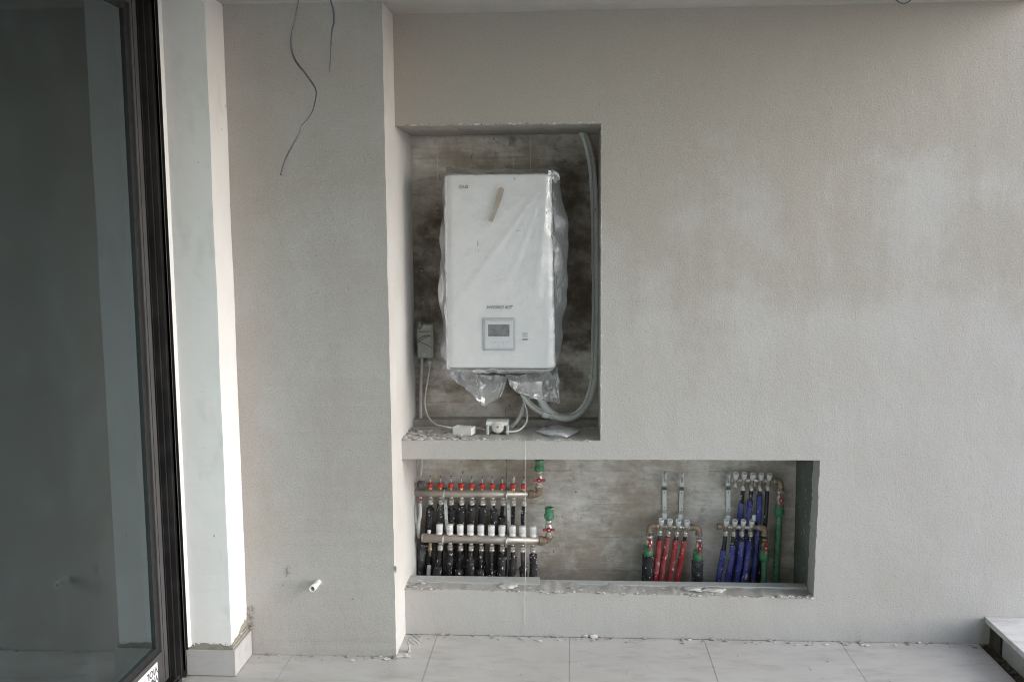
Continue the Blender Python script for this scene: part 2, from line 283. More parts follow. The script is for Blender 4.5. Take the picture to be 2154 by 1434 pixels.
# ------------------------------------------------------------------ mesh builder
class MB:
    def __init__(s): s.v = []; s.f = []; s.sm = []
    def add(s, vs, fs, smooth=False):
        o = len(s.v); s.v += [Vector(q) for q in vs]; s.f += [tuple(i + o for i in f) for f in fs]; s.sm += [smooth] * len(fs); return s
    def box(s, a, b, bev=0.0):
        x0, y0, z0 = (min(a[i], b[i]) for i in range(3)); x1, y1, z1 = (max(a[i], b[i]) for i in range(3))
        if bev <= 0:
            return s.add([(x0, y0, z0), (x1, y0, z0), (x1, y1, z0), (x0, y1, z0), (x0, y0, z1), (x1, y0, z1), (x1, y1, z1), (x0, y1, z1)],
                         [(0, 3, 2, 1), (4, 5, 6, 7), (0, 1, 5, 4), (1, 2, 6, 5), (2, 3, 7, 6), (3, 0, 4, 7)])
        bm = bmesh.new(); bmesh.ops.create_cube(bm, size=1)
        for q in bm.verts: q.co = Vector(((x0 + x1) / 2 + q.co.x * (x1 - x0), (y0 + y1) / 2 + q.co.y * (y1 - y0), (z0 + z1) / 2 + q.co.z * (z1 - z0)))
        bmesh.ops.bevel(bm, geom=list(bm.edges), offset=bev, segments=2, profile=0.6, affect='EDGES')
        return s.bm(bm)
    def bm(s, bm, smooth=False):
        bm.verts.ensure_lookup_table(); bm.verts.index_update()
        s.add([q.co.copy() for q in bm.verts], [[q.index for q in f.verts] for f in bm.faces], smooth); bm.free(); return s
    def lathe(s, prof, org=(0, 0, 0), axis=(0, 0, 1), n=16, caps=True, smooth=True, flute=0, fd=0.0):
        """prof: list of (radius, height) along axis."""
        ax = Vector(axis).normalized(); e1 = ax.orthogonal().normalized()
        if abs(ax.z) > 0.9: e1 = Vector((1, 0, 0)) - ax * ax.x; e1.normalize()
        e2 = ax.cross(e1); org = Vector(org); vs, fs = [], []
        for r, h in prof:
            for k in range(n):
                a = 2 * math.pi * k / n; rr = r * (1 - (fd if flute and k % flute == 0 else 0))
                vs.append(org + ax * h + (e1 * math.cos(a) + e2 * math.sin(a)) * rr)
        for i in range(len(prof) - 1):
            for k in range(n):
                a = i * n + k; b = i * n + (k + 1) % n; fs.append((a, b, b + n, a + n))
        s.add(vs, fs, smooth)
        if caps:
            o = len(s.v) - len(vs); m = (len(prof) - 1) * n
            s.f.append(tuple(o + k for k in reversed(range(n)))); s.f.append(tuple(o + m + k for k in range(n))); s.sm += [False, False]
        return s
    def tube(s, pts, r, n=12, sub=6, ry=None, twist=0.0, caps=True, wob=0.0, corr=0.0):
        P = [Vector(p) for p in pts]; Q = []
        if len(P) == 2: Q = [P[0].lerp(P[1], i / sub) for i in range(sub + 1)]
        else:
            for i in range(len(P) - 1):
                p0 = P[max(i - 1, 0)]; p1 = P[i]; p2 = P[i + 1]; p3 = P[min(i + 2, len(P) - 1)]
                for k in range(sub):
                    t = k / sub
                    Q.append(0.5 * ((2 * p1) + (p2 - p0) * t + (2 * p0 - 5 * p1 + 4 * p2 - p3) * t * t + (3 * p1 - p0 - 3 * p2 + p3) * t ** 3))
            Q.append(P[-1])
        T = [(Q[min(i + 1, len(Q) - 1)] - Q[max(i - 1, 0)]).normalized() for i in range(len(Q))]
        e = T[0].orthogonal().normalized()
        if abs(T[0].y) < 0.9: e = Vector((0, 1, 0)) - T[0] * T[0].y; e.normalize()
        vs, fs = [], []
        for i, q in enumerate(Q):
            e = (e - T[i] * e.dot(T[i])).normalized(); g = T[i].cross(e); a0 = twist * i / max(1, len(Q) - 1)
            rr = (r(i / (len(Q) - 1)) if callable(r) else r)
            if corr: rr *= 1 + (corr if i % 2 else -corr)
            rb = rr if ry is None else ry
            for k in range(n):
                a = 2 * math.pi * k / n; u = math.cos(a) * rr; v_ = math.sin(a) * rb
                c_, s_ = math.cos(a0), math.sin(a0)
                vs.append(q + e * (u * c_ - v_ * s_) + g * (u * s_ + v_ * c_) + (Vector((noise.noise(q * 30 + Vector((k, 0, 0))), noise.noise(q * 30 + Vector((0, k, 3))), 0)) * wob if wob else Vector()))
        for i in range(len(Q) - 1):
            for k in range(n):
                a = i * n + k; b = i * n + (k + 1) % n; fs.append((a, b, b + n, a + n))
        s.add(vs, fs, True)
        if caps:
            o = len(s.v) - len(vs); m = (len(Q) - 1) * n
            s.f.append(tuple(o + k for k in reversed(range(n)))); s.f.append(tuple(o + m + k for k in range(n))); s.sm += [False, False]
        return s
    def grid(s, fn, nu, nv, smooth=True):
        vs = [fn(i / nu, j / nv) for j in range(nv + 1) for i in range(nu + 1)]
        return s.add(vs, [(j * (nu + 1) + i, j * (nu + 1) + i + 1, (j + 1) * (nu + 1) + i + 1, (j + 1) * (nu + 1) + i) for j in range(nv) for i in range(nu)], smooth)
    def prism(s, pts, d):
        """closed outline extruded by vector d."""
        n = len(pts); d = Vector(d); vs = [Vector(p) for p in pts] + [Vector(p) + d for p in pts]
        return s.add(vs, [tuple(range(n)), tuple(reversed(range(n, 2 * n)))] + [(i, i + n, (i + 1) % n + n, (i + 1) % n) for i in range(n)])
    def lump(s, c, r, sq=(1, 1, 1), sub=1, rough=0.45, smooth=False):
        bm = bmesh.new(); bmesh.ops.create_icosphere(bm, subdivisions=sub, radius=1); c = Vector(c); sd = Vector((random.random() * 90, random.random() * 90, 0))
        for q in bm.verts:
            k = r * (1 + rough * noise.noise(q.co * 1.7 + sd) * 1.6); q.co = c + Vector((q.co.x * sq[0], q.co.y * sq[1], q.co.z * sq[2])) * k
        return s.bm(bm, smooth)
    def mesh(s, name, org=(0, 0, 0), fix=True):
        org = Vector(org); me = bpy.data.meshes.new(name); me.from_pydata([q - org for q in s.v], [], s.f)
        me.polygons.foreach_set('use_smooth', s.sm)
        if fix:
            bm = bmesh.new(); bm.from_mesh(me); bmesh.ops.recalc_face_normals(bm, faces=bm.faces); bm.to_mesh(me); bm.free()
        me.update(); return me
    def build(s, name, mat, parent=None, org=None, loc=None, fix=True):
        if org is None: org = ORG.get(parent.name, Vector()) if parent else Vector()
        me = s.mesh(name, org, fix); me.materials.append(M[mat]); return link(name, me, parent, loc)
ORG = {}
def link(name, me, parent=None, loc=None, rot=None):
    o = bpy.data.objects.new(name, me); C.objects.link(o)
    if parent: o.parent = parent; ORG[o.name] = ORG.get(parent.name, Vector()) + (Vector(loc) if loc is not None else Vector())
    if loc is not None: o.location = loc
    if rot is not None: o.rotation_euler = rot
    return o
def tag(o, label=None, cat=None, group=None, kind=None):
    if label: o['label'] = label
    if cat: o['category'] = cat
    if group: o['group'] = group
    if kind: o['kind'] = kind
    return o
def thing(name, loc, label, cat, group=None):
    o = bpy.data.objects.new(name, None); C.objects.link(o); o.empty_display_size = 0.05; o.location = loc; ORG[o.name] = Vector(loc)
    return tag(o, label, cat, group)
def text_mesh(txt, size, shear=0.0, bold=0.0, extrude=0.0004, xs=1.0):
    cu = bpy.data.curves.new('lettering', 'FONT'); cu.body = txt; cu.size = size; cu.shear = shear; cu.offset = bold; cu.extrude = extrude; cu.align_x = 'CENTER'; cu.align_y = 'CENTER'; cu.resolution_u = 3
    o = bpy.data.objects.new('lettering', cu); C.objects.link(o); dg = bpy.context.evaluated_depsgraph_get(); dg.update()
    me = bpy.data.meshes.new_from_object(o.evaluated_get(dg)); bpy.data.objects.remove(o); bpy.data.curves.remove(cu)
    for q in me.vertices: q.co.x *= xs
    return me
def lettering(txt, loc, size, mat, parent, rot, shear=0.0, bold=0.0, xs=1.0, name='lettering'):
    me = text_mesh(txt, size, shear, bold, xs=xs); me.name = name; me.materials.clear(); me.materials.append(M[mat])
    return link(name, me, parent, Vector(loc) - ORG.get(parent.name, Vector()), rot)

# ------------------------------------------------------------------ setting
XJ = -0.728          # the pier's right side and both niches' left side
XF = -1.362          # outer face of the white facade wall
YP, YJ, YB = -0.23, -0.42, 0.40
ZC = 2.668           # ceiling
XR = 2.9
HEAD_Z, SILL_Z = 2.216, 0.878
def jit(a, b, step, amp, seed):
    """points from a to b (b left out), roughened in the wall plane."""
    a = Vector(a); b = Vector(b); n = max(2, int((b - a).length / step)); d = (b - a).normalized(); nrm = Vector((-d.y, d.x)); out = []
    for i in range(n):
        t = i / n; q = a.lerp(b, t); k = min(1, min(t, 1 - t) * 8)
        out.append(q + nrm * amp * k * (noise.noise(Vector((q.x * 22, q.y * 22, seed))) + 0.6 * noise.noise(Vector((q.x * 75, q.y * 75, seed + 5)))))
    return out
A = [(XJ, 0.0), (XR, 0.0), (XR, ZC), (XJ, ZC)]
up = [(XJ, HEAD_Z), (0.134, HEAD_Z - 0.003), (0.133, SILL_Z), (XJ, SILL_Z)]
lo = [(XJ, 0.793), (1.062, 0.799), (1.050, 0.192), (XJ, 0.210)]
outline = [Vector(q) for q in A[:2]] + [Vector(q) for q in A[2:]]
e_up = jit(up[0], up[1], 0.016, 0.0040, 1) + jit(up[1], up[2], 0.02, 0.0022, 2) + jit(up[2], up[3], 0.012, 0.0055, 3) + [Vector(up[3])]
e_lo = jit(lo[0], lo[1], 0.02, 0.0018, 4) + jit(lo[1], lo[2], 0.016, 0.0035, 5) + jit(lo[2], lo[3], 0.012, 0.0050, 6) + [Vector(lo[3])]
poly = [Vector((XJ, 0)), Vector((XR, 0)), Vector((XR, ZC)), Vector((XJ, ZC))] + e_up + e_lo
# (the outline runs up the left edge, into the upper niche and back, then the lower niche and back)
mb = MB()
n = len(poly)
res = geometry.delaunay_2d_cdt(poly, [], [list(range(n))], 1, 1e-6)
mb.add([(q.x, 0.0, q.y) for q in res[0]], [tuple(f) for f in res[2]])
def skirt(e, depth, closed_to):
    vs = [(q.x, 0.0, q.y) for q in e] + [(q.x, depth, q.y) for q in e]; k = len(e)
    mb.add(vs, [(i, i + 1, i + 1 + k, i + k) for i in range(k - 1)])
n1 = len(jit(up[0], up[1], 0.016, 0, 1)); n2 = n1 + len(jit(up[1], up[2], 0.02, 0, 2))
skirt(e_up[:n1 + 1], 0.395, None); skirt(e_up[n1:n2 + 1], 0.395, None); sills = [(e_up[n2:], 0.29)]
m1 = len(jit(lo[0], lo[1], 0.02, 0, 4)); m2 = m1 + len(jit(lo[1], lo[2], 0.016, 0, 5))
skirt(e_lo[:m1 + 1], 0.29, None); skirt(e_lo[m1:m2 + 1], 0.11, None); sills.append((e_lo[m2:], 0.13))
mb.add([(XJ, 0.29, 0.793), (1.06, 0.29, 0.799), (0.133, 0.29, 0.878), (XJ, 0.29, 0.878)], [(0, 1, 2, 3)])   # inner edge of the shelf
mb.add([(XJ, 0.13, 0.21), (1.05, 0.13, 0.192), (1.05, 0.13, -0.2), (XJ, 0.13, -0.2)], [(0, 1, 2, 3)])
wall = tag(mb.build('plastered_wall', 'plaster_wall', fix=False), 'large grey rendered end wall of the terrace with two open niches', 'wall', kind='structure')
for e, dep in sills:
    sb = MB(); k = len(e); rows = 7
    vs_ = []
    for j in range(rows + 1):
        for q in e:
            yy = dep * j / rows; vs_.append((q.x, yy, q.y * 1 + (0 if j == 0 else 0.004 * noise.noise(Vector((q.x * 14, yy * 14, 2))) + 0.0025 * noise.noise(Vector((q.x * 45, yy * 45, 2))) + 0.001)))
    sb.add(vs_, [(j * k + i, j * k + i + 1, (j + 1) * k + i + 1, (j + 1) * k + i) for j in range(rows) for i in range(k - 1)], True)
    sb.build('sill', 'sill_mortar', wall, fix=False)
mb = MB().box((1.058, 0.11, -0.2), (1.10, 0.397, 0.80)); o = mb.build('board_lining', 'greenboard_side', wall)
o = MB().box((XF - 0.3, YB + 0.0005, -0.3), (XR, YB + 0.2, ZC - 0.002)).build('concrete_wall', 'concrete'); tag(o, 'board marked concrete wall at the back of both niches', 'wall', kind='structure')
# pier, with lightly roughened corner
mb = MB(); ms = MB(); NZ = 90
def corner(z): return Vector((XJ + 0.0026 * noise.noise(Vector((0, 0, z * 9))) + 0.0016 * noise.noise(Vector((3, 0, z * 40))), YP + 0.002 * noise.noise(Vector((7, 0, z * 25))), z))
for i in range(NZ):
    z0, z1 = ZC * i / NZ, ZC * (i + 1) / NZ; c0, c1 = corner(z0), corner(z1)
    mb.add([(XF, YP, z0), c0, c1, (XF, YP, z1)], [(0, 1, 2, 3)]); ms.add([c0, (XJ, YB, z0), (XJ, YB, z1), c1], [(0, 1, 2, 3)])
mb.add([(XJ, YB, 0), (XF - 0.2, YB, 0), (XF - 0.2, YB, ZC), (XJ, YB, ZC)], [(0, 1, 2, 3)])
pier = tag(mb.build('plastered_pier', 'plaster_pier', fix=False), 'grey rendered pier standing between the white wall end and the niches', 'pier', kind='structure')
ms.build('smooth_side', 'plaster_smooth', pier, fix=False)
# facade wall end (white) with its skirting
mb = MB()
def fcorner(z): return Vector((XF + 0.0022 * noise.noise(Vector((11, 0, z * 3))) + 0.0014 * noise.noise(Vector((12, 0, z * 17))), YJ + 0.0012 * noise.noise(Vector((17, 0, z * 14))), z))
for i in range(NZ):
    z0, z1 = 0.118 + (ZC - 0.118) * i / NZ, 0.118 + (ZC - 0.118) * (i + 1) / NZ; c0, c1 = fcorner(z0), fcorner(z1)
    mb.add([(XF - 0.165, YJ, z0), c0, c1, (XF - 0.165, YJ, z1)], [(0, 1, 2, 3)]); mb.add([c0, (XF, YB, z0), (XF, YB, z1), c1], [(0, 1, 2, 3)])
mb.add([(XF - 0.165, YJ, 0.118), (XF - 0.165, YB, 0.118), (XF - 0.165, YB, ZC), (XF - 0.165, YJ, ZC)], [(0, 1, 2, 3)])
fac = tag(mb.build('facade_wall', 'white_paint', fix=False), 'white painted wall end with chipped edges beside the sliding door', 'wall', kind='structure')
for i in range(0): pass
b = MB()
for k in range(26):     # torn paint lip along the bottom and the inner edge
    t = random.random(); b.lump((XF - 0.006 + random.random() * 0.01, YJ + 0.01 + t * 0.17, 0.118 + random.random() * 0.012), 0.003 + random.random() * 0.005, (0.6, 1.2, 0.6))
b.build('paint_flake', 'crumb', fac)['kind'] = 'stuff'
mb = MB().box((XF - 0.178, YJ - 0.006, 0.0), (XF + 0.008, YP - 0.001, 0.118)); mb.box((XF - 0.17, YJ + 0.002, 0.117), (XF + 0.004, YP - 0.001, 0.128)); mb.build('adhesive_bed', 'adhesive', fac)
MB().box((XF - 0.181, YJ - 0.016, 0.002), (XF + 0.0085, YJ - 0.0065, 0.107), 0.001).build('skirting_tile', 'skirting_tile', fac)
MB().box((XF + 0.0088, YJ - 0.016, 0.002), (XF + 0.018, YP - 0.004, 0.107), 0.001).build('skirting_tile', 'skirting_tile', fac)
b = MB(); b.lump((XF + 0.002, YP - 0.004, 0.145), 0.012, (1, 0.6, 2)); b.lump((XF + 0.02, YP - 0.002, 0.118), 0.012, (1.6, 0.5, 0.7))
for k in range(10): b.lump((XF + 0.004 + random.random() * 0.03, YP - 0.003, 0.11 + random.random() * 0.1), 0.003 + random.random() * 0.004, (1, 0.5, 1.4))
b.build('torn_plaster', 'crumb_dark', fac)['kind'] = 'stuff'
# facade above and beyond the door
mb = MB().box((XF - 0.165, -3.9, 2.70), (XF, YJ, 3.1)).box((XF - 0.165, -9.0, -0.2), (XF, -3.9, 3.1))
tag(mb.build('facade_lintel_wall', 'white_paint'), 'white facade wall around the sliding door, out past the camera', 'wall', kind='structure')
tag(MB().box((XF - 0.17, -9.0, ZC), (1.85, 0.7, ZC + 0.22)).build('ceiling', 'plaster_ceiling'), 'beige rendered soffit of the terrace slab', 'ceiling', kind='structure')
# floor: a screed slab with separate tiles
flo = tag(MB().box((-1.60, -9.0, -0.25), (1.750, 0.4, -0.0022)).build('floor', 'grout'), 'terrace floor slab under light grey tiles', 'floor', kind='structure')
xs_ = [-1.535, -1.172, -0.586, 0.0, 0.585, 1.168, 1.752]
for i in range(6):
    for j in range(8):
        y1 = -0.0045 - 1.17 * j; y0 = y1 - 1.167
        x0 = xs_[i] + 0.0009; x1 = xs_[i + 1] - 0.0009
        o = MB().box((x0, y0, -0.002), (x1, y1, 0.0 - 0.0006 * random.random()), 0.0005).build('floor_tile', 'floor_tile', flo)
# right-hand kerb with its marble caps and the dirt channel
MB().box((1.7505, -9.0, -0.25), (2.6, 0.4, -0.013)).build('channel_bed', 'dirt', flo)
kerb = thing('kerb', (2.1, -1.0, 0), 'low grey kerb with a pale marble top at the right end of the wall', 'kerb')
MB().box((1.806, -9.0, -0.012), (2.40, -0.001, 0.098)).build('plinth', 'plinth_grey', kerb)
for j in range(8):
    y1 = -0.001 - j * 1.1 - (0 if j == 0 else -0.985 + 0.0); y0 = y1 - (0.115 if j == 0 else 1.097)
    MB().box((1.772, y0, 0.0985), (2.43, y1, 0.122), 0.0015).build('marble_slab', 'marble_cap', kerb)
MB().box((1.795, -0.10, -0.01), (1.8055, -0.002, 0.097)).build('mortar_end', 'dirt', kerb)
b = MB()
for k in range(420): b.lump((1.757 + random.random() * 0.042, -random.random() ** 1.3 * 1.2, -0.012 + random.random() * 0.008), 0.002 + random.random() ** 2 * 0.007, (1, 1, 0.7))
tag(b.build('channel_dirt', 'dirt'), 'dark dirt and rubble in the gap between floor tiles and kerb', 'rubble', kind='stuff')
tag(MB().add([(-900, -900, -6.5), (900, -900, -6.5), (900, 900, -6.5), (-900, 900, -6.5)], [(0, 1, 2, 3)]).build('ground', 'ground'), kind='structure')

tag(MB().box((XF - 0.2, -7.5, -0.2), (1.85, -7.3, ZC)).build('light_block_wall', 'plaster_ceiling'), 'added unseen wall behind the camera that blocks light from the rear', 'wall', kind='structure')  # added out of view to cut the light arriving from behind the camera
# the unlit room behind the glass
rx0, ry0, ry1 = -6.0, -6.0, 0.92
tag(MB().box((rx0, ry0, -0.25), (-1.70, ry1, -0.005)).build('room_floor', 'room_floor'), kind='structure')
tag(MB().box((rx0, ry0, ZC), (-1.532, ry1, ZC + 0.2)).build('room_ceiling', 'room_plaster'), kind='structure')
rw = tag(MB().box((rx0, ry1, -0.2), (-1.53, ry1 + 0.15, ZC)).build('room_wall', 'room_plaster'), kind='structure')
tag(MB().box((rx0 - 0.15, ry0, -0.2), (rx0, ry1, ZC)).box((rx0, ry0 - 0.15, -0.2), (-5.2, ry0, ZC)).box((-2.4, ry0 - 0.15, -0.2), (-1.53, ry0, ZC)).box((-5.2, ry0 - 0.15, 2.3), (-2.4, ry0, ZC)).build('room_wall', 'room_plaster'), kind='structure')
for px in (102, 135, 166, 197):
    a = V(px, 1090, ry1); MB().box((a.x - 0.034, ry1 - 0.004, a.z - 0.034), (a.x + 0.034, ry1 - 0.0005, a.z + 0.034), 0.006).build('socket_box', 'room_socket', rw)
tag(MB().box((-2.02, ry0, 2.49), (-1.93, -0.2, ZC - 0.002)).build('room_beam', 'room_white'), kind='structure')

# ------------------------------------------------------------------ sliding door
door = thing('sliding_door', (-1.58, -2.0, 0), 'dark framed glass sliding door filling the left edge', 'door')
H0, H1 = 0.004, ZC - 0.004
DY0 = -3.88
# fixed frame jamb: stepped track profile, read from the reveal outwards
prof = [(-1.70, YJ - 0.002), (-1.536, YJ - 0.002), (-1.536, -0.432), (-1.552, -0.432), (-1.552, -0.449), (-1.541, -0.449), (-1.541, -0.453), (-1.556, -0.453), (-1.556, -0.463),
        (-1.585, -0.463), (-1.585, -0.472), (-1.572, -0.472), (-1.572, -0.481), (-1.60, -0.481), (-1.60, -0.497), (-1.585, -0.497), (-1.585, -0.501), (-1.70, -0.501)]
MB().prism([(x, y, 0.0) for x, y in prof], (0, 0, H1)).build('frame_jamb', 'aluminium_dark', door)
MB().box((-1.5505, -0.4489, 0.03), (-1.5405, -0.4485 - 0.0045, H1 - 0.02)).build('track_lip', 'aluminium_grey', door)
MB().prism([(-1.5355, -0.434, 0.118), (-1.5355, YJ - 0.0005, 0.118), (-1.5265, YJ - 0.0005, 0.118)], (0, 0, H1 - 0.12)).build('seal_bead', 'white_plastic', door)
mb = MB()
mb.box((-1.70, DY0, 0.0), (-1.536, -0.503, 0.018)).box((-1.552, DY0, 0.018), (-1.546, -0.503, 0.034)).box((-1.60, DY0, 0.018), (-1.592, -0.503, 0.030)).box((-1.539, DY0, 0.018), (-1.536, -0.503, 0.026))
mb.build('frame_sill', 'aluminium_dark', door)
MB().box((-1.70, DY0, 2.645), (-1.536, -0.503, H1)).build('frame_head', 'aluminium_dark', door)
# sash
sx0, sx1 = -1.655, -1.578
GY = -0.612            # glass edge
a = VX(330, 1345, -1.578); ZB = 0.215
def sash_bar(name, box0, box1, mat='aluminium_grey'): return MB().box(box0, box1, 0.002).build(name, mat, door)
ZT = 2.565
o = sash_bar('sash_stile', (sx0, -0.578, 0.035), (sx1, -0.527, 2.64)); MB().box((sx1 - 0.001, -0.5625, 0.05), (sx1 + 0.0012, -0.5600, 2.62)).build('groove', 'rubber', o)
o = sash_bar('bottom_rail', (sx0, DY0, 0.035), (sx1, -0.5785, 0.165)); o2 = sash_bar('top_rail', (sx0, DY0, 2.598), (sx1, -0.5785, 2.64))
mb = MB().box((-1.645, GY, 0.165), (-1.586, -0.5785, 2.598)).box((-1.645, DY0, 0.1655), (-1.586, GY - 0.0005, 0.192)).box((-1.645, DY0, 2.572), (-1.586, GY - 0.0005, 2.5975)); mb.build('gasket', 'rubber', door)
for x0 in (-1.594, -1.622):
    MB().box((x0 - 0.006, DY0, 0.19), (x0, GY + 0.008, 2.575)).build('glass_pane', 'glass', door)
# stickers on the rails
def sticker(px_edge_pts, name, lines, flip):
    pass
sy1 = VX(331, 1405, sx1).y
st = MB().box((sx1 + 0.0003, sy1 - 0.21, 0.068), (sx1 + 0.0012, sy1, 0.146)).build('sticker', 'sticker_white', door)
def on_rail(txt, y, z, size, mat, up=False, xs=1.0, shear=0.0):
    # text reading along the rail as seen from the terrace (towards +y), turned upside down when up is False
    rot = Matrix(((0, 0, 1), (1, 0, 0), (0, 1, 0))).to_euler() if up else Matrix(((0, 0, 1), (-1, 0, 0), (0, -1, 0))).to_euler()
    return lettering(txt, (sx1 + 0.0016, y, z), size, mat, st if z < 1 else st2, rot, shear, 0.0008, xs)
on_rail('VIOL', sy1 - 0.048, 0.122, 0.040, 'ink', xs=1.05); on_rail('VNA', sy1 - 0.040, 0.088, 0.034, 'ink', xs=1.05)
MB().box((sx1 + 0.0013, sy1 - 0.155, 0.108), (sx1 + 0.0018, sy1 - 0.108, 0.122)).build('red_mark', 'ink_red', st)
sy2 = VX(259, 14, sx1).y
st2 = MB().box((sx1 + 0.0003, sy2 - 0.20, 2.602), (sx1 + 0.0012, sy2, 2.636)).build('sticker', 'sticker_white', door)
MB().box((sx1 + 0.0013, sy2 - 0.014, 2.6025), (sx1 + 0.0018, sy2 - 0.001, 2.609)).build('red_mark', 'ink_red', st2)
on_rail('VIOL', sy2 - 0.05, 2.622, 0.026, 'ink')

# ------------------------------------------------------------------ loose plaster
b = MB(); bd = MB()
def edge_crumbs(p, q, cnt, size, y0, y1, lift=0.0, dark=0.3):
    p = Vector(p); q = Vector(q)
    for k in range(cnt):
        c = p.lerp(q, random.random()); cl = noise.noise(Vector((c.x * 5, c.z * 5, size * 100)))
        if cl < -0.15 and random.random() < 0.75: continue
        s_ = size * (0.22 + random.random() ** 2.5 * 1.15)
        (bd if random.random() < dark else b).lump((c.x, y0 + (y1 - y0) * random.random() ** 1.5, c.z + lift + random.random() * s_ * 0.5), s_, (1.5, 1.0, 0.6))
edge_crumbs((XJ, 0, SILL_Z), (0.13, 0, SILL_Z), 260, 0.0055, -0.003, 0.02)
edge_crumbs((XJ, 0, SILL_Z), (-0.45, 0, SILL_Z), 330, 0.008, 0.0, 0.24, dark=0.5)
edge_crumbs((XJ, 0, SILL_Z), (0.13, 0, SILL_Z), 110, 0.004, 0.02, 0.26, dark=0.5)
edge_crumbs((XJ, 0, 0.208), (1.045, 0, 0.192), 360, 0.0052, -0.003, 0.016)
edge_crumbs((XJ, 0, 0.209), (-0.60, 0, 0.206), 60, 0.007, 0.0, 0.10, dark=0.5)
edge_crumbs((XJ, 0, 0.208), (1.045, 0, 0.192), 150, 0.0035, 0.01, 0.12, dark=0.55)
edge_crumbs((-0.2, 0, 0.199), (0.05, 0, 0.197), 30, 0.009, -0.003, 0.06)
edge_crumbs((0.8, 0, 0.195), (1.045, 0, 0.192), 60, 0.007, -0.003, 0.03)
for k in range(70):
    z = 2.2 + 0.016 * random.random(); t = random.random(); (b if random.random() < .7 else bd).lump((XJ + 0.03 + t * 0.82, -0.001, HEAD_Z + random.random() * 0.004), 0.002 + random.random() ** 2 * 0.004, (1.6, 0.6, 0.8))
for k in range(90): b.lump((0.134 + random.random() * 0.003, -0.0005, SILL_Z + random.random() * 1.33), 0.0015 + random.random() * 0.0025, (0.8, 0.6, 1.6))
b.build('plaster_crumbs', 'crumb')['kind'] = 'stuff'; bd.build('mortar_crumbs', 'crumb_dark')['kind'] = 'stuff'
tag(bpy.data.objects['plaster_crumbs'], 'pale plaster crumbs along the niche edges', 'rubble'); tag(bpy.data.objects['mortar_crumbs'], 'dark mortar crumbs lying on the niche sills', 'rubble')
# droppings of mortar on the sills and floor
def dollop(px, py, y, r, sq, lab, z=None, mat='crumb'):
    c = V(px, py, y); c.z = z if z is not None else c.z
    o = MB().lump(Vector(c), r, sq, 3, 0.5, True).build('mortar_dollop', mat); return tag(o, lab, 'mortar', 'mortar dollops on the lower sill')
dollop(1066, 1242, 0.05, 0.022, (1.7, 1.2, 0.35), 'small pale mortar dollop on the lower sill under the black pipes', 0.208)
dollop(1455, 1245, 0.07, 0.025, (2.2, 1.2, 0.28), 'flat mortar smear on the lower sill in front of the red pipes', 0.200)
dollop(1500, 1246, 0.06, 0.024, (2.0, 1.0, 0.28), 'curled mortar smear on the lower sill left of the blue pipes', 0.199)
b = MB(); bd = MB()
for k in range(420):
    x = -1.33 + random.random() * 3.05; yb = YP if x < XJ else 0.0; r = 0.0012 + random.random() ** 4 * 0.007
    if noise.noise(Vector((x * 4, 3, 0))) < -0.2 and random.random() < 0.7: continue
    (bd if random.random() < 0.72 else b).lump((x, yb - 0.001 - random.random() ** 2 * 0.05, r * 0.4), r, (1.6, 1, 0.6))
for k in range(75):
    x = -1.3 + random.random() * 3.0; yb = YP if x < XJ else 0.0; r = 0.0012 + random.random() ** 4 * 0.005; b.lump((x, yb - 0.03 - random.random() ** 1.3 * 0.5, r * 0.4), r, (1.3, 1, 0.6))
for (px, py) in ((1370, 1407), (1363, 1399), (1381, 1412), (1320, 1411), (1229, 1411), (1216, 1395), (1309, 1385), (1320, 1417), (1333, 1410), (1551, 1391), (1600, 1351)):
    c = VZ(px, py, 0.001); b.lump(c, 0.0035, (1, 1, 0.6))
b.lump(VZ(1248, 1338, 0.006), 0.015, (1.6, 0.5, 0.9)); b.lump(VZ(1232, 1338, 0.004), 0.009, (1.3, 0.5, 1)); b.lump(VZ(853, 1379, 0.004), 0.012, (2, 0.8, 0.6), 2); b.lump(VZ(812, 1385, 0.003), 0.008, (2, 0.8, 0.5), 2); b.lump(VZ(838, 1380, 0.004), 0.010, (2, 0.6, 0.7), 2); b.lump(VZ(861, 1366, 0.01), 0.010, (0.6, 1, 1.6), 2)
tag(b.build('floor_crumbs', 'crumb'), 'white plaster crumbs scattered over the floor tiles', 'rubble', kind='stuff')
tag(bd.build('floor_grit', 'crumb_dark'), 'dark grit along the foot of the walls', 'rubble', kind='stuff')

# lath mesh scraps
def comb(px0, px1, py0, py1, y, cnt, name, lab, r=0.0007, mat='zinc', skew=0.0):
    b = MB()
    for k in range(cnt):
        px = px0 + (px1 - px0) * k / cnt; j = (random.random() - 0.5) * 4
        b.tube([V(px, py0, y), V(px + skew + j * 0.2, py1 + j, y - 0.003)], r, 4, 1)
    return tag(b.build(name, mat), lab, 'mesh')
comb(868, 1096, 284, 291, 0.385, 95, 'plaster_mesh', 'frayed edge of plaster mesh hanging under the upper niche head', 0.0009, 'crumb')
comb(1072, 1086, 288, 308, 0.385, 7, 'plaster_mesh', 'loose tuft of plaster mesh strands above the white unit', 0.0009, 'crumb_dark')
b = MB()
for k in range(10):
    a = VZ(865 + k * 2.6, 1331.5, 0.002); c = VZ(858 + k * 2.6, 1355, 0.002); b.tube([a, c], 0.0012, 4, 1)
tag(b.build('plaster_mesh', 'cord'), 'scrap of white plaster mesh on the floor beside the pier foot', 'mesh')

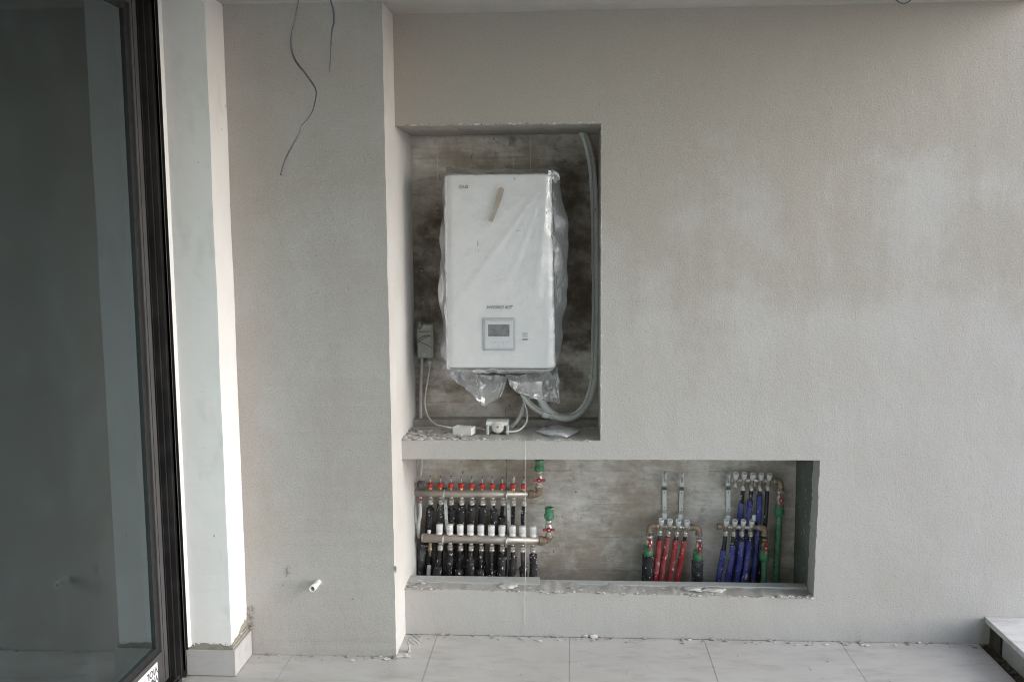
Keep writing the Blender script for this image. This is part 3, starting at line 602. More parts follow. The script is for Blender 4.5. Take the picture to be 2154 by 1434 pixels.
# ------------------------------------------------------------------ heating unit in its plastic bag
UY = 0.10
c_tl, c_tr, c_bl, c_br = V(936, 366, UY), V(1159, 365, UY), V(940, 774, UY), V(1168, 775, UY)
unit = thing('heating_unit', ((c_bl + c_br) / 2 + Vector((0, 0.15, 0))), 'white wall hung heating unit wrapped in clear plastic in the upper niche', 'heating unit')
def unit_ring(t, grow=0.0, rb=0.036, dz=0.0):
    l = c_bl.lerp(c_tl, t); r = c_br.lerp(c_tr, t); y0, y1 = UY - grow, 0.385; pts = []
    l = l - Vector((grow, 0, 0)); r = r + Vector((grow, 0, 0))
    for k in range(9):
        a = math.pi / 2 * k / 8; pts.append(Vector((l.x + rb - rb * math.cos(a), y0 + rb * 0.75 - rb * 0.75 * math.sin(a), l.z + (r.z - l.z) * 0.0 + dz)))
    m = len(pts)
    for k in range(9):
        a = math.pi / 2 * k / 8; pts.append(Vector((r.x - rb + rb * math.sin(a), y0 + rb * 0.75 - rb * 0.75 * math.cos(a), r.z + dz)))
    pts += [Vector((r.x, y1, r.z + dz)), Vector((l.x, y1, l.z + dz))]
    return pts
rings = []
for t, g in ((0.0, -0.010), (0.002, -0.004), (0.008, 0.0), (0.25, 0), (0.5, 0), (0.75, 0), (0.992, 0.0), (0.998, -0.004), (1.0, -0.010)): rings.append(unit_ring(t, g))
mb = MB(); nr = len(rings[0]); mb.add([p for r in rings for p in r], [(i * nr + k, i * nr + (k + 1) % nr, (i + 1) * nr + (k + 1) % nr, (i + 1) * nr + k) for i in range(len(rings) - 1) for k in range(nr)], False)
mb.f += [tuple(range(nr)), tuple((len(rings) - 1) * nr + k for k in reversed(range(nr)))]; mb.sm += [False, False]
mb.build('casing', 'unit_white', unit)
def plate(px0, py0, px1, py1, y0, y1, name, mat, parent, bev=0.002):
    a = V(px0, py0, UY); c = V(px1, py1, UY); return MB().box((a.x, y0, c.z), (c.x, y1, a.z), bev).build(name, mat, parent)
bez = plate(1015, 668.5, 1084, 737, UY - 0.006, UY + 0.004, 'control_bezel', 'panel_grey', unit, 0.008)
pan = plate(1020.5, 674, 1079.5, 732, UY - 0.008, UY - 0.004, 'control_panel', 'panel_white', bez, 0.004)
plate(1027, 682, 1072, 707, UY - 0.0088, UY - 0.0075, 'screen', 'screen_dark', bez, 0.0004)
ROT = (math.pi / 2, 0, 0)
for k, px in enumerate((1035, 1043, 1050, 1058, 1067)):
    c = V(px, 719, UY); MB().lathe([(0.0026, 0), (0.0022, 0.0008)], (c.x, UY - 0.0081, c.z), (0, -1, 0), 10).build('button_mark', 'ink_mid', bez)
c = V(1050, 727, UY); MB().box((c.x - 0.004, UY - 0.0086, c.z - 0.001), (c.x + 0.004, UY - 0.0081, c.z + 0.001)).build('button_mark', 'ink_mid', bez)
tagp = plate(1093, 697, 1112.5, 717, UY - 0.0012, UY - 0.0002, 'label_sticker', 'sticker_white', unit, 0.0)
for k in range(5):
    plate(1099, 699.5 + k * 2.1, 1111 - (k % 3), 700.6 + k * 2.1, UY - 0.0016, UY - 0.0013, 'print_line', 'ink_mid', tagp, 0)
for k in range(8):
    plate(1098 + k * 1.7, 711.5, 1098.9 + k * 1.7 + (k % 2) * 0.4, 715.5, UY - 0.0016, UY - 0.0013, 'barcode_bar', 'ink', tagp, 0)
c = V(1050, 646.6, UY); lettering('HYDRO KIT', (c.x, UY - 0.0008, c.z), 0.0190, 'ink', unit, ROT, 0.30, 0.0004, 1.12)
c = V(969, 393.2, UY); lg = MB().lathe([(0.0092, 0.0002), (0.0092, 0.0012)], (c.x, UY, c.z), (0, -1, 0), 20).build('logo', 'ink_mid', unit)
MB().tube([(c.x + 0.0066 * math.cos(a), UY - 0.0016, c.z + 0.0066 * math.sin(a)) for a in [rad(90 + 20 * k) for k in range(14)]] + [(c.x + 0.001, UY - 0.0016, c.z)], 0.0007, 5, 3).build('logo_arc', 'sticker_white', lg)
MB().box((c.x - 0.0016, UY - 0.0018, c.z - 0.004), (c.x - 0.0006, UY - 0.0013, c.z + 0.004)).box((c.x - 0.0006, UY - 0.0018, c.z - 0.004), (c.x + 0.002, UY - 0.0013, c.z - 0.003)).build('logo_stroke', 'sticker_white', lg)
c = V(979.5, 393.4, UY); lettering('LG', (c.x, UY - 0.0008, c.z), 0.0165, 'ink', unit, ROT, 0, 0.0006, 1.0)
for px in (1082, 1092, 1106):
    a = V(px, 778, 0.25); MB().lathe([(0.011, 0), (0.011, 0.02), (0.014, 0.02), (0.014, 0.04), (0.010, 0.04), (0.010, 0.10)], (a.x, 0.25, a.z), (0, 0, -1), 12).build('pipe_stub', 'brass', unit)
# bag: silhouettes in photograph pixels by height
def interp(tab, v):
    for (a, x), (b_, y_) in zip(tab, tab[1:]):
        if a <= v <= b_: return x + (y_ - x) * (v - a) / (b_ - a)
    return tab[0][1] if v < tab[0][0] else tab[-1][1]
left = [(352, 944), (358, 938), (366, 934), (420, 929), (500, 926), (580, 924), (620, 923), (660, 928), (690, 933), (700, 929), (730, 927), (752, 928), (770, 938), (780, 946), (788, 960)]
right = [(352, 1160), (360, 1168), (375, 1178), (395, 1180), (430, 1187), (480, 1195), (520, 1197), (570, 1195), (640, 1190), (690, 1184), (725, 1182), (745, 1178), (770, 1171), (780, 1160), (788, 1140)]
bag = tag(bpy.data.objects.new('plastic_bag', None), 'dusty clear plastic bag pulled over the white heating unit', 'plastic bag'); C.objects.link(bag)
bl_ = V(1050, 775, 0.2); bag.location = bl_; ORG['plastic_bag'] = Vector(bl_)
ur = Vector((c_tr.x - 0.01, UY, c_tr.z - 0.01))
def crease(p):
    d = p - ur; r = math.hypot(d.x, d.z); a = math.degrees(math.atan2(-d.z, -d.x)); h = 0
    for a0, w_, A_, R_ in ((84, 3.0, 0.010, 0.8), (77, 2.4, 0.006, 0.6), (69, 2.2, 0.009, 0.55), (61, 2.0, 0.008, 0.42), (54, 2.2, 0.011, 0.72), (47, 1.6, 0.004, 0.35), (40, 2.6, 0.005, 0.5)):
        h += A_ * math.exp(-((a - a0) / w_) ** 2) * min(1, r / 0.10) * max(0, 1 - r / R_) ** 0.7
    return h
NS = 64
def bag_pt(u, v):
    py = 352 + (788 - 352) * v
    pxl, pxr = interp(left, py), interp(right, py)
    tt = (py - 366) / (775 - 366); t = min(1, max(0, tt))
    cl = c_tl.lerp(c_bl, t); cr = c_tr.lerp(c_br, t)
    zc = V(1050, py, UY).z
    sl_, sr_ = V(pxl, py, 0.15), V(pxr, py, 0.15)
    # u: 0..0.2 left side, 0.2..0.8 front, 0.8..1 right side
    over = max(0, (366 - py) / 14, (py - 775) / 13)
    yf = UY - 0.004 + (0.13 * min(1, over) if py < 500 else 0.05 * min(1, over) ** 2)
    if u < 0.2:
        k = u / 0.2
        if k < 0.55: q = Vector((cl.x + 0.004, 0.36, zc)).lerp(Vector((sl_.x, 0.16, zc)), math.sin(k / 0.55 * math.pi / 2))
        else: q = Vector((sl_.x, 0.16, zc)).lerp(Vector((max(cl.x - 0.002, sl_.x), yf + 0.012, zc)), (k - 0.55) / 0.45)
    elif u > 0.8:
        k = (1 - u) / 0.2
        if k < 0.55: q = Vector((cr.x - 0.004, 0.36, zc)).lerp(Vector((sr_.x, 0.16, zc)), math.sin(k / 0.55 * math.pi / 2))
        else: q = Vector((sr_.x, 0.16, zc)).lerp(Vector((min(cr.x + 0.002, sr_.x), yf + 0.012, zc)), (k - 0.55) / 0.45)
    else:
        k = (u - 0.2) / 0.6; a = max(cl.x - 0.002, sl_.x); c_ = min(cr.x + 0.002, sr_.x); x = a + (c_ - a) * k
        e = min(k, 1 - k) / 0.06; y = yf + (0.012 * (1 - min(1, e)) ** 2) - 0.003
        q = Vector((x, y, zc)); q.y -= 1.25 * crease(q) + 0.0035 * max(-0.4, noise.noise(q * 11)) + 0.002 * abs(noise.noise(q * 26))
        q.y = min(q.y, UY - 0.0095 + (0.03 if e < 0.4 else 0)) if over == 0 and 0.35 < k < 0.75 and 0.7 < v < 0.9 else q.y
    amp = 0.011 if (u < 0.2 or u > 0.8) else 0.0
    q += Vector((noise.noise(q * 14), noise.noise(q * 13 + Vector((5, 0, 0))), 0)) * amp
    if over > 0: q.z += 0.010 * noise.noise(Vector((u * 14, 2, v * 3)))
    return q
VL = (776.5 - 352) / (788 - 352)
MB().grid(lambda u, v: bag_pt(0.2 + 0.6 * u, v * VL), 56, 82).build('front_film', 'front_film', bag, fix=False)
MB().grid(lambda u, v: bag_pt(0.2 + 0.6 * u, VL + v * (1 - VL)), 56, 6).build('bottom_lip', 'plastic_film', bag, fix=False)
MB().grid(lambda u, v: bag_pt(0.2 * u, v), 24, 84).build('side_film', 'plastic_film', bag, fix=False)
MB().grid(lambda u, v: bag_pt(0.8 + 0.2 * u, v), 24, 84).build('side_film', 'plastic_film', bag, fix=False)
# mortar smear stuck on the film
sm = [(1049, 396), (1054, 394), (1060, 397), (1058, 408), (1053, 424), (1046, 441), (1041, 455), (1037, 467), (1031, 466), (1027, 463), (1033, 455), (1037, 440), (1041, 422)]
pts = []
for i in range(len(sm)):
    a, c = sm[i], sm[(i + 1) % len(sm)]
    for k in range(3): t = k / 3; q = V(a[0] + (c[0] - a[0]) * t + random.uniform(-.7, .7), a[1] + (c[1] - a[1]) * t + random.uniform(-.7, .7), UY - 0.02); pts.append((q.x, UY - 0.0185, q.z))
MB().prism(pts, (0, 0.0025, 0)).build('mortar_smear', 'mortar_smear', bag)
b = MB()
for (px, py, w_, h_) in ((1005, 512, 0.9, 6), (1006, 527, 0.6, 3), (1024, 540, 0.6, 4), (1091, 485, 5, 0.8), (1082, 376, 1, 2.2), (1153, 477, 1.2, 0.8), (957, 683, 0.9, 1.4), (1110, 627, .8, 1)):
    q = V(px, py, UY - 0.02); k_ = mpp(UY); b.lump((q.x, UY - 0.0175, q.z), 1.0, (w_ * k_, 0.0008, h_ * k_), 2, 0.5)
b.build('dirt_speck', 'mortar_smear', bag)['kind'] = 'stuff'
def flap(top, bot, y0, y1, amp, name, seed, nu=26, nv=16):
    def fn(u, v):
        a = interp2(top, u); c = interp2(bot, u); px = a[0] + (c[0] - a[0]) * v; py = a[1] + (c[1] - a[1]) * v; y = y0 + (y1 - y0) * v
        nz = Vector((px * 0.026, py * 0.017, seed)); y += amp * (abs(noise.noise(nz)) * 1.6 - 0.5 + 0.6 * abs(noise.noise(nz * 2.6)) - 0.2)
        return V(px + 3 * noise.noise(nz * 3), py + 3 * noise.noise(nz * 2 + Vector((9, 0, 0))), y)
    return MB().grid(fn, nu, nv, True).build(name, 'crumpled_film', bag, fix=False)
def interp2(pl, u):
    k = u * (len(pl) - 1); i = min(int(k), len(pl) - 2); t = k - i; return (pl[i][0] + (pl[i + 1][0] - pl[i][0]) * t, pl[i][1] + (pl[i + 1][1] - pl[i][1]) * t)
flap([(934, 766), (970, 785), (1010, 788), (1045, 789), (1066, 792)], [(937, 788), (975, 812), (996, 835), (1018, 856), (1055, 832), (1064, 808)], 0.2, 0.14, 0.05, 'hanging_fold', 1)
flap([(1062, 788), (1090, 789), (1120, 786), (1150, 780), (1172, 772)], [(1068, 800), (1082, 822), (1092, 826), (1130, 838), (1160, 846), (1176, 850), (1177, 800)], 0.22, 0.13, 0.06, 'hanging_fold', 4)
flap([(1068, 800), (1100, 804), (1140, 802)], [(1086, 824), (1110, 838), (1140, 838)], 0.10, 0.12, 0.04, 'hanging_fold', 9, 18, 10)
flap([(938, 752), (950, 772), (1000, 780)], [(930, 772), (946, 792), (985, 800)], 0.25, 0.22, 0.03, 'hanging_fold', 13, 14, 8)
flap([(1152, 360), (1165, 357), (1174, 366)], [(1160, 380), (1172, 392), (1180, 384)], 0.11, 0.16, 0.03, 'corner_tuft', 17, 10, 8)
flap([(938, 352), (946, 350), (975, 360)], [(936, 368), (950, 364), (975, 366)], 0.16, 0.11, 0.02, 'corner_tuft', 21, 10, 6)

# ------------------------------------------------------------------ other things in the upper niche
jb = thing('junction_box', V(893, 718, 0.37), 'grey electrical box with two screws on the concrete left of the white unit', 'electrical box')
def pbox(px0, py0, px1, py1, y0, y1, name, mat, parent, bev=0.003):
    a = V(px0, py0, y0); c = V(px1, py1, y0); return MB().box((a.x, y0, c.z), (c.x, y1, a.z), bev).build(name, mat, parent)
pbox(877, 682, 911, 753, 0.34, 0.399, 'case', 'grey_box', jb); pbox(879, 684, 907, 696, 0.334, 0.3395, 'cover', 'grey_box', jb); pbox(877.5, 698.5, 908, 750, 0.333, 0.3395, 'cover', 'grey_box', jb)
for py in (685.5, 746):
    a = V(892, py, 0.33); o = MB().lathe([(0.0062, 0), (0.0055, 0.002)], (a.x, 0.334, a.z), (0, -1, 0), 12).build('screw', 'zinc', jb); MB().box((a.x - 0.005, 0.3312, a.z - 0.0008), (a.x + 0.005, 0.3318, a.z + 0.0008)).build('slot', 'ink', o)
MB().tube([V(880, 716, .331), V(886, 709, .328), V(900, 705, .329), V(905, 708, .331)], 0.0016, 6).tube([V(878, 720, .331), V(890, 713, .327), V(903, 705, .331)], 0.0014, 6).tube([V(881, 719, .331), V(896, 724, .329), V(909, 732, .331)], 0.0014, 6).build('loose_wire', 'dark_clip', jb)
MB().lump(V(883, 684, 0.333), 0.012, (1, 0.7, 1.4), 2, 0.6, True).build('plaster_blob', 'crumb_dark', jb)
a = V(904, 753, 0.365); MB().lathe([(0.010, 0), (0.010, 0.012), (0.013, 0.012), (0.013, 0.024), (0.009, 0.03), (0.006, 0.038)], (a.x, 0.365, a.z), (0, 0, -1), 12).build('cable_gland', 'grey_conduit', jb)
tag(MB().tube([V(888, 753, 0.37), V(886, 800, 0.372), V(885, 850, 0.37), V(885, 895, 0.365), V(887, 960, 0.36), V(884, 1000, 0.36)], 0.0078, 10, 26, corr=0.06).build('corrugated_conduit', 'grey_conduit'), 'grey corrugated conduit running down from the electrical box', 'conduit')
tag(MB().tube([V(904, 770, 0.36), V(902.5, 785, 0.35), V(896, 822, 0.34), V(894, 850, 0.32), V(901, 876, 0.28), V(915, 891, 0.22), V(932, 896, 0.14), V(948, 899, 0.12), V(975, 902, 0.16), V(1000, 900, 0.2), V(1022, 904, 0.16)], 0.0036, 8, 10).build('white_cable', 'white_cable'), 'thin white cable curling from the electrical box onto the sill', 'cable')
tag(MB().tube([V(1064, 908, 0.10), V(1090, 905, 0.12), V(1106, 890, 0.16), V(1109, 872, 0.2), V(1104, 850, 0.24), V(1096, 829, 0.25)], 0.0042, 8, 10).build('white_cable', 'white_cable'), 'white cable looping up from the round socket to the white unit', 'cable')
tag(MB().tube([V(1102, 850, 0.30), V(1094, 875, 0.27), V(1082, 892, 0.25), V(1073, 899, 0.22)], 0.0085, 10, 16, corr=0.05).build('conduit_end', 'grey_conduit'), 'short end of grey conduit lying behind the round socket', 'conduit')
pa = [V(1224, 276, 0.36), V(1235, 300, 0.355), V(1245, 350, 0.35), V(1250, 420, 0.35), V(1252, 500, 0.35), V(1253, 600, 0.35), V(1252, 700, 0.35), V(1250, 780, 0.34), V(1244, 822, 0.33), V(1231, 853, 0.32), V(1211, 873, 0.30), V(1188, 879, 0.29), V(1165, 872, 0.28), V(1147, 856, 0.27), V(1138, 838, 0.26), V(1130, 815, 0.26)]
pb = thing('pipe_bundle', V(1250, 600, 0.35), 'long pale wrapped pipe bundle curving up the right side of the upper niche', 'pipe')
MB().tube(pa, 0.0180, 14, 10, wob=0.002).build('wrapped_pipe', 'pipe_wrap', pb)
MB().tube([V(1229, 285, 0.335), V(1240, 330, 0.328), V(1246, 400, 0.325), V(1247.5, 520, 0.325), V(1248, 640, 0.325), V(1247, 740, 0.322)], 0.005, 8, 10).build('thin_cable', 'grey_conduit', pb)
MB().tube([V(1099, 828, 0.25), V(1112, 846, 0.25), V(1128, 860, 0.26), V(1146, 870, 0.27), V(1165, 877, 0.275)], 0.0135, 12, 10, wob=0.001).build('wrapped_pipe', 'pipe_wrap', pb)
MB().tube([V(1106, 836, 0.236), V(1122, 853, 0.238), V(1140, 864, 0.246), V(1160, 871, 0.258)], 0.0016, 6, 8).tube([V(1164, 870, 0.262), V(1190, 874, 0.272), V(1212, 868, 0.282), V(1233, 845, 0.300), V(1245, 800, 0.315), V(1249, 730, 0.33)], 0.0016, 6, 8).build('wrap_seam', 'mortar_smear', pb)
for (px, py, y, ax) in ((1148, 871, 0.27, (1, 0, -0.35)), (1246, 792, 0.337, (0.2, 0, 1)), (1252, 560, 0.35, (0, 0, 1))):
    a = V(px, py, y); MB().lathe([(0.0188, -0.014), (0.0195, -0.008), (0.0195, 0.008), (0.0188, 0.014)], a, ax, 14).build('tape_band', 'white_plastic' if py > 850 else 'pipe_wrap', pb)
# empty white box frame
def open_frame(px0, px1, py0, py1, y, depth, name, lab, rot):
    a = V(px0, py1, y); c = V(px1, py1, y); w_ = c.x - a.x; h = (py1 - py0) * mpp(y); t = 0.003
    r = thing(name, Vector(((a.x + c.x) / 2, y + depth / 2, SILL_Z + 0.002)), lab, 'socket frame'); 
    ORG[r.name] = Vector(); x0, x1, y0, y1 = -w_ / 2, w_ / 2, -depth / 2, depth / 2
    mb = MB().box((x0, y0, 0.0), (x1, y0 + t, h)).box((x0, y1 - t, 0), (x1, y1, h)).box((x0, y0 + t, 0), (x0 + t, y1 - t, h)).box((x1 - t, y0 + t, 0), (x1, y1 - t, h)); mb.build('rim', 'white_plastic', r)
    MB().box((x0 + t, y0 + t, 0.001), (x1 - t, y1 - t, 0.004)).build('base', 'white_plastic', r)
    for sx in (-1, 1):
        MB().box((sx * w_ * 0.3 - 0.004, y0 + t, h * 0.5), (sx * w_ * 0.3 + 0.004, y0 + t + 0.002, h * 1.15)).build('clip', 'white_plastic', r)
        MB().box((x0 + 0.012 if sx < 0 else x1 - 0.016, -0.004, 0.004), (x0 + 0.016 if sx < 0 else x1 - 0.012, 0.004, h * 1.1)).build('clip', 'white_plastic', r)
    r.rotation_euler = (0, 0, rot); return r
open_frame(954, 996, 889, 905, 0.10, 0.05, 'socket_frame', 'white square socket frame lying open on the upper sill', rad(-18))
sk = thing('round_socket', V(1048, 908, 0.12), 'round white socket insert leaning under a white frame on the upper sill', 'socket')
ax = Vector((0.05, -1, 0.25)).normalized(); a = V(1047, 898, 0.11)
MB().lathe([(0.022, -0.02), (0.027, -0.018), (0.027, 0.0), (0.0255, 0.004), (0.0, 0.004)], a, ax, 24).build('socket_face', 'white_cable', sk)
e1 = ax.cross(Vector((0, 0, 1))).normalized(); e2 = e1.cross(ax)
for k in range(6):
    q = a + ax * 0.0035 + (e1 * math.cos(k * 1.047) + e2 * math.sin(k * 1.047)) * 0.0165; MB().lathe([(0.0028, 0), (0.0026, 0.0012)], q, ax, 8).build('hole', 'ink_mid', sk)
MB().lathe([(0.0055, 0), (0.005, 0.0025)], a + ax * 0.004, ax, 10).build('centre_screw', 'brass', sk)
b = MB().box((a.x - 0.045, 0.125, SILL_Z + 0.012), (a.x + 0.045, 0.17, SILL_Z + 0.05), 0.006); b.build('socket_body', 'grey_box', sk)
MB().box((a.x - 0.052, 0.115, SILL_Z + 0.051), (a.x + 0.046, 0.185, SILL_Z + 0.058), 0.001).box((a.x - 0.052, 0.115, SILL_Z + 0.040), (a.x + 0.046, 0.118, SILL_Z + 0.0508)).build('top_frame', 'white_plastic', sk)
for sx in (-1, 1): MB().box((a.x + sx * 0.044 - 0.006, 0.10, SILL_Z + 0.003), (a.x + sx * 0.044 + 0.006, 0.13, SILL_Z + 0.045), 0.003).build('spring_claw', 'zinc', sk)
# packet
pk = [(1126, 908), (1144, 899), (1150, 901), (1165, 892), (1224, 905), (1194, 921), (1150, 916)]
cpx = (1172, 906); mb = MB()
def pk_pt(u, v):
    q = interp2(pk + [pk[0]], u); px = cpx[0] + (q[0] - cpx[0]) * v; py = cpx[1] + (q[1] - cpx[1]) * v
    p = VZ(px, py, SILL_Z + 0.003 + 0.018 * (1 - v * v)); p.z += 0.004 * noise.noise(p * 45) * (1 - v) + 0.003; return p
mb.grid(pk_pt, 36, 8); 
mb.grid(lambda u, v: pk_pt(u, v) * 1.0 - Vector((0, 0, 0.004 + 0.016 * (1 - v * v))), 36, 2)
simple('packet_film', (0.66, 0.66, 0.68), 0.3, var=0.08, sc=20, bump=0.6, bsc=30)
pko = tag(mb.build('plastic_packet', 'packet_film'), 'crinkled white plastic packet on the right of the upper sill', 'packet')
for (px, py) in ((1168, 903), (1173, 906), (1160, 900)):
    p = VZ(px, py, SILL_Z + 0.024); MB().box(p - Vector((0.006, 0.001, 0.001)), p + Vector((0.006, 0.001, 0.0005))).build('print_line', 'ink_mid', pko)
# hanging string
tag(MB().tube([V(1106, 924, -0.004), V(1104.5, 1000, -0.010), V(1106, 1100, -0.012), V(1105.5, 1180, -0.012), V(1104, 1250, -0.008), V(1104, 1312, -0.004)], 0.0008, 5, 8).build('hanging_string', 'cord'), 'thin white string hanging in front of the black pipes', 'string')
# cables from the ceiling and pipe stub on the pier
YW = -0.90
tag(MB().tube([V(640, -118, YW), V(629, -10, YW), V(621, 40, YW), V(613, 78, YW), V(614, 108, YW), V(623, 130, YW), V(640, 152, YW), V(656, 174, YW), V(664, 188, YW), V(665, 203, YW + .01), V(658, 232, YW + .01), V(648, 250, YW), V(634, 266, YW), V(629, 282, YW), V(612, 312, YW), V(601, 335, YW), V(590.5, 369, YW - .01)], 0.0034, 8, 8, ry=0.0016, twist=4.4).build('hanging_cable', 'dark_cable'), 'long kinked grey cable hanging from the ceiling before the pier', 'cable')
tag(MB().tube([V(684, -118, YW), V(694, -10, YW), V(701, 20, YW), V(703, 45, YW), V(699, 62, YW), V(696.5, 90, YW), V(695, 125, YW), V(693, 151, YW)], 0.0036, 8, 8, ry=0.0017, twist=3.6).build('hanging_cable', 'dark_cable'), 'short straight grey cable hanging from the ceiling before the pier', 'cable')
tag(MB().tube([V(1870, -40, -0.3), V(1881, -8, -0.3), V(1888, 3, -0.3), V(1900, 8, -0.3), V(1912, 4, -0.3), V(1918, -6, -0.3), V(1922, -40, -0.3)], 0.0035, 8, 8, ry=0.0022).build('cable_loop', 'dark_cable'), 'dark cable loop dipping from the ceiling at the upper right', 'cable')
ps = thing('pipe_stub', V(668, 1224, YP), 'short white pipe stub poking out of the pier near the floor', 'pipe')
p0, p1 = V(671, 1222, YP + 0.01), V(656.5, 1238, YP - 0.085); d_ = (p1 - p0).normalized(); L_ = (p1 - p0).length
MB().lathe([(0.0125, 0), (0.0125, L_ * 0.62), (0.0135, L_ * 0.63), (0.0135, L_), (0.0095, L_), (0.0092, L_ - 0.03)], p0, d_, 16, caps=False).build('pipe_wall', 'white_plastic', ps)
MB().lathe([(0.0095, L_ - 0.03), (0.0001, L_ - 0.031)], p0, d_, 16, caps=False).build('bore', 'panel_grey', ps)
MB().tube([p0 + Vector((.004, -.006, .010)), p0 + Vector((.013, -.012, .004)), p0 + Vector((.014, -.012, -.008))], 0.0028, 6).build('ragged_rim', 'crumb', ps)
b = MB()
for (px, py, r, sq) in ((607, 1196, 0.011, (0.7, 0.25, 1.5)), (603, 1206, 0.006, (0.5, 0.3, 1.6)), (743, 1259, 0.006, (1, .4, .8)), (596, 1230, 0.004, (1, .4, 1)), (733, 606, 0.006, (.5, .3, 1)), (832, 1196, 0.008, (.5, .4, 2)), (467, 11, .008, (1.2, .5, .8)), (456, 7, .006, (1.6, .5, .5)), (523, 1305, .008, (.6, .4, 2)), (527, 1296, .006, (.5, .4, 2.2))):
    b.lump(V(px, py, YP - 0.0005), r, sq, 2, 0.6)
tag(b.build('plaster_nicks', 'crumb_dark'), 'dark nicks and mortar specks on the face of the pier', 'blemish', kind='stuff')

# ------------------------------------------------------------------ manifolds and pipes in the lower niche
def P1(zx, zy, y): return V(860 + zx / 4.78, 950 + zy / 4.78, y)
def P2(zx, zy, y): return V(1300 + zx / 4.482, 950 + zy / 4.482, y)
MESH = {}
def shared(key, fn, mat):
    if key not in MESH:
        me = fn().mesh(key); me.materials.append(M[mat]); MESH[key] = me
    return MESH[key]
def part(name, key, fn, mat, root, at, rot=None, parent=None):
    """part whose mesh is shared; at is a world point, rot an euler."""
    par = parent or root
    return link(name, shared(key, fn, mat), par, Vector(at) - ORG[par.name], rot)
def hexnut(r, h, z0): return [(r * 0.92, z0), (r, z0 + h * 0.12), (r, z0 + h * 0.88), (r * 0.92, z0 + h)]
def fitting_mesh():      # neck, hexagonal nut and lower collar, hanging down from 0
    b = MB().lathe([(0.010, 0.004), (0.010, -0.006), (0.0085, -0.006), (0.0085, -0.010)], n=14); b.lathe([(0.0105, -0.010), (0.0128, -0.012), (0.0128, -0.022), (0.0115, -0.024)], n=6, smooth=False)
    b.lathe([(0.0115, -0.0242), (0.0132, -0.026), (0.0132, -0.034), (0.0105, -0.036)], n=14, smooth=True); return b
def cap_mesh():          # ribbed white thermostatic cap
    b = MB().lathe([(0.0125, 0), (0.0160, 0.001), (0.0160, 0.011), (0.0135, 0.0125), (0.0135, 0.0155), (0.0160, 0.017), (0.0163, 0.046), (0.0150, 0.049), (0.0090, 0.0505), (0.0, 0.0505)], n=24, caps=False, flute=4, fd=0.07); return b
def redcap_mesh():
    b = MB().lathe([(0.0095, 0.0), (0.0128, 0.002), (0.0142, 0.006), (0.0142, 0.018), (0.0128, 0.021), (0.0050, 0.022), (0, 0.022)], n=24, caps=False, flute=3, fd=0.13); return b
def base_mesh(): return MB().lathe([(0.0075, -0.006), (0.0078, 0.0), (0.0078, 0.0095), (0.006, 0.010)], n=6, smooth=False)
def sight_mesh(): return MB().lathe([(0.0038, 0), (0.0038, 0.020), (0.0028, 0.021)], n=10)
def rod_mesh(): return MB().lathe([(0.0014, 0.005), (0.0014, 0.032)], n=8).box((-0.005, -0.0012, 0.031), (0.005, 0.0012, 0.034))
def valve_set(root, a, elbow_from, up, y, handle_horizontal, lab=None, green_top=None, scale=1.0):
    pass
def handle_mesh():
    b = MB()
    for s in (-1, 1):
        b.prism([(s * 0.004, -0.002, -0.006), (s * 0.014, -0.004, -0.0045), (s * 0.026, -0.006, -0.0075), (s * 0.029, -0.006, 0.0), (s * 0.026, -0.006, 0.0075), (s * 0.014, -0.004, 0.0050), (s * 0.004, -0.002, 0.007)], (0, -0.005, 0))
    b.lathe([(0.0105, 0.0), (0.0105, 0.009), (0.008, 0.010)], axis=(0, -1, 0), n=16); return b
def handle_nut(): return MB().lathe([(0.0048, 0.010), (0.0048, 0.014), (0.003, 0.015)], axis=(0, -1, 0), n=8)
def valve_body():        # ball valve along z, centred
    return MB().lathe([(0.0115, -0.040), (0.0135, -0.038), (0.0150, -0.026), (0.0118, -0.024), (0.0125, -0.018), (0.0175, -0.010), (0.0180, 0.0), (0.0175, 0.010), (0.0125, 0.018), (0.0118, 0.022), (0.0150, 0.024), (0.0150, 0.036), (0.0125, 0.040)], n=16)
def valve_nut(): return MB().lathe(hexnut(0.0182, 0.014, -0.007), n=6, smooth=False)
def ball_valve(root, c, vertical_handle, tint='nickel'):
    v = part('ball_valve', 'valve_body_' + tint, valve_body, tint, root, c)
    part('union_nut', 'valve_nut', valve_nut, 'nickel', root, Vector(c) + Vector((0, 0, -0.032)), parent=v)
    h = part('valve_handle', 'valve_handle', handle_mesh, 'red_handle', root, Vector(c) + Vector((0, -0.019, 0)), (0, rad(88) if vertical_handle else rad(-3), 0), parent=v)
    link('handle_nut', shared('handle_nut', handle_nut, 'nickel'), v, (0, -0.019, 0)); return v
def green_socket():
    b = MB().lathe([(0.0195, -0.026), (0.0230, -0.022), (0.0235, -0.004)], n=8, smooth=False, caps=False); b.lathe([(0.0235, -0.004), (0.0190, 0.002), (0.0188, 0.018), (0.0205, 0.020), (0.0205, 0.030), (0.0165, 0.030), (0.0160, 0.006), (0.0, 0.004)], n=20, caps=False); b.lathe([(0.0195, -0.026), (0.0, -0.026)], n=8, caps=False, smooth=False); return b
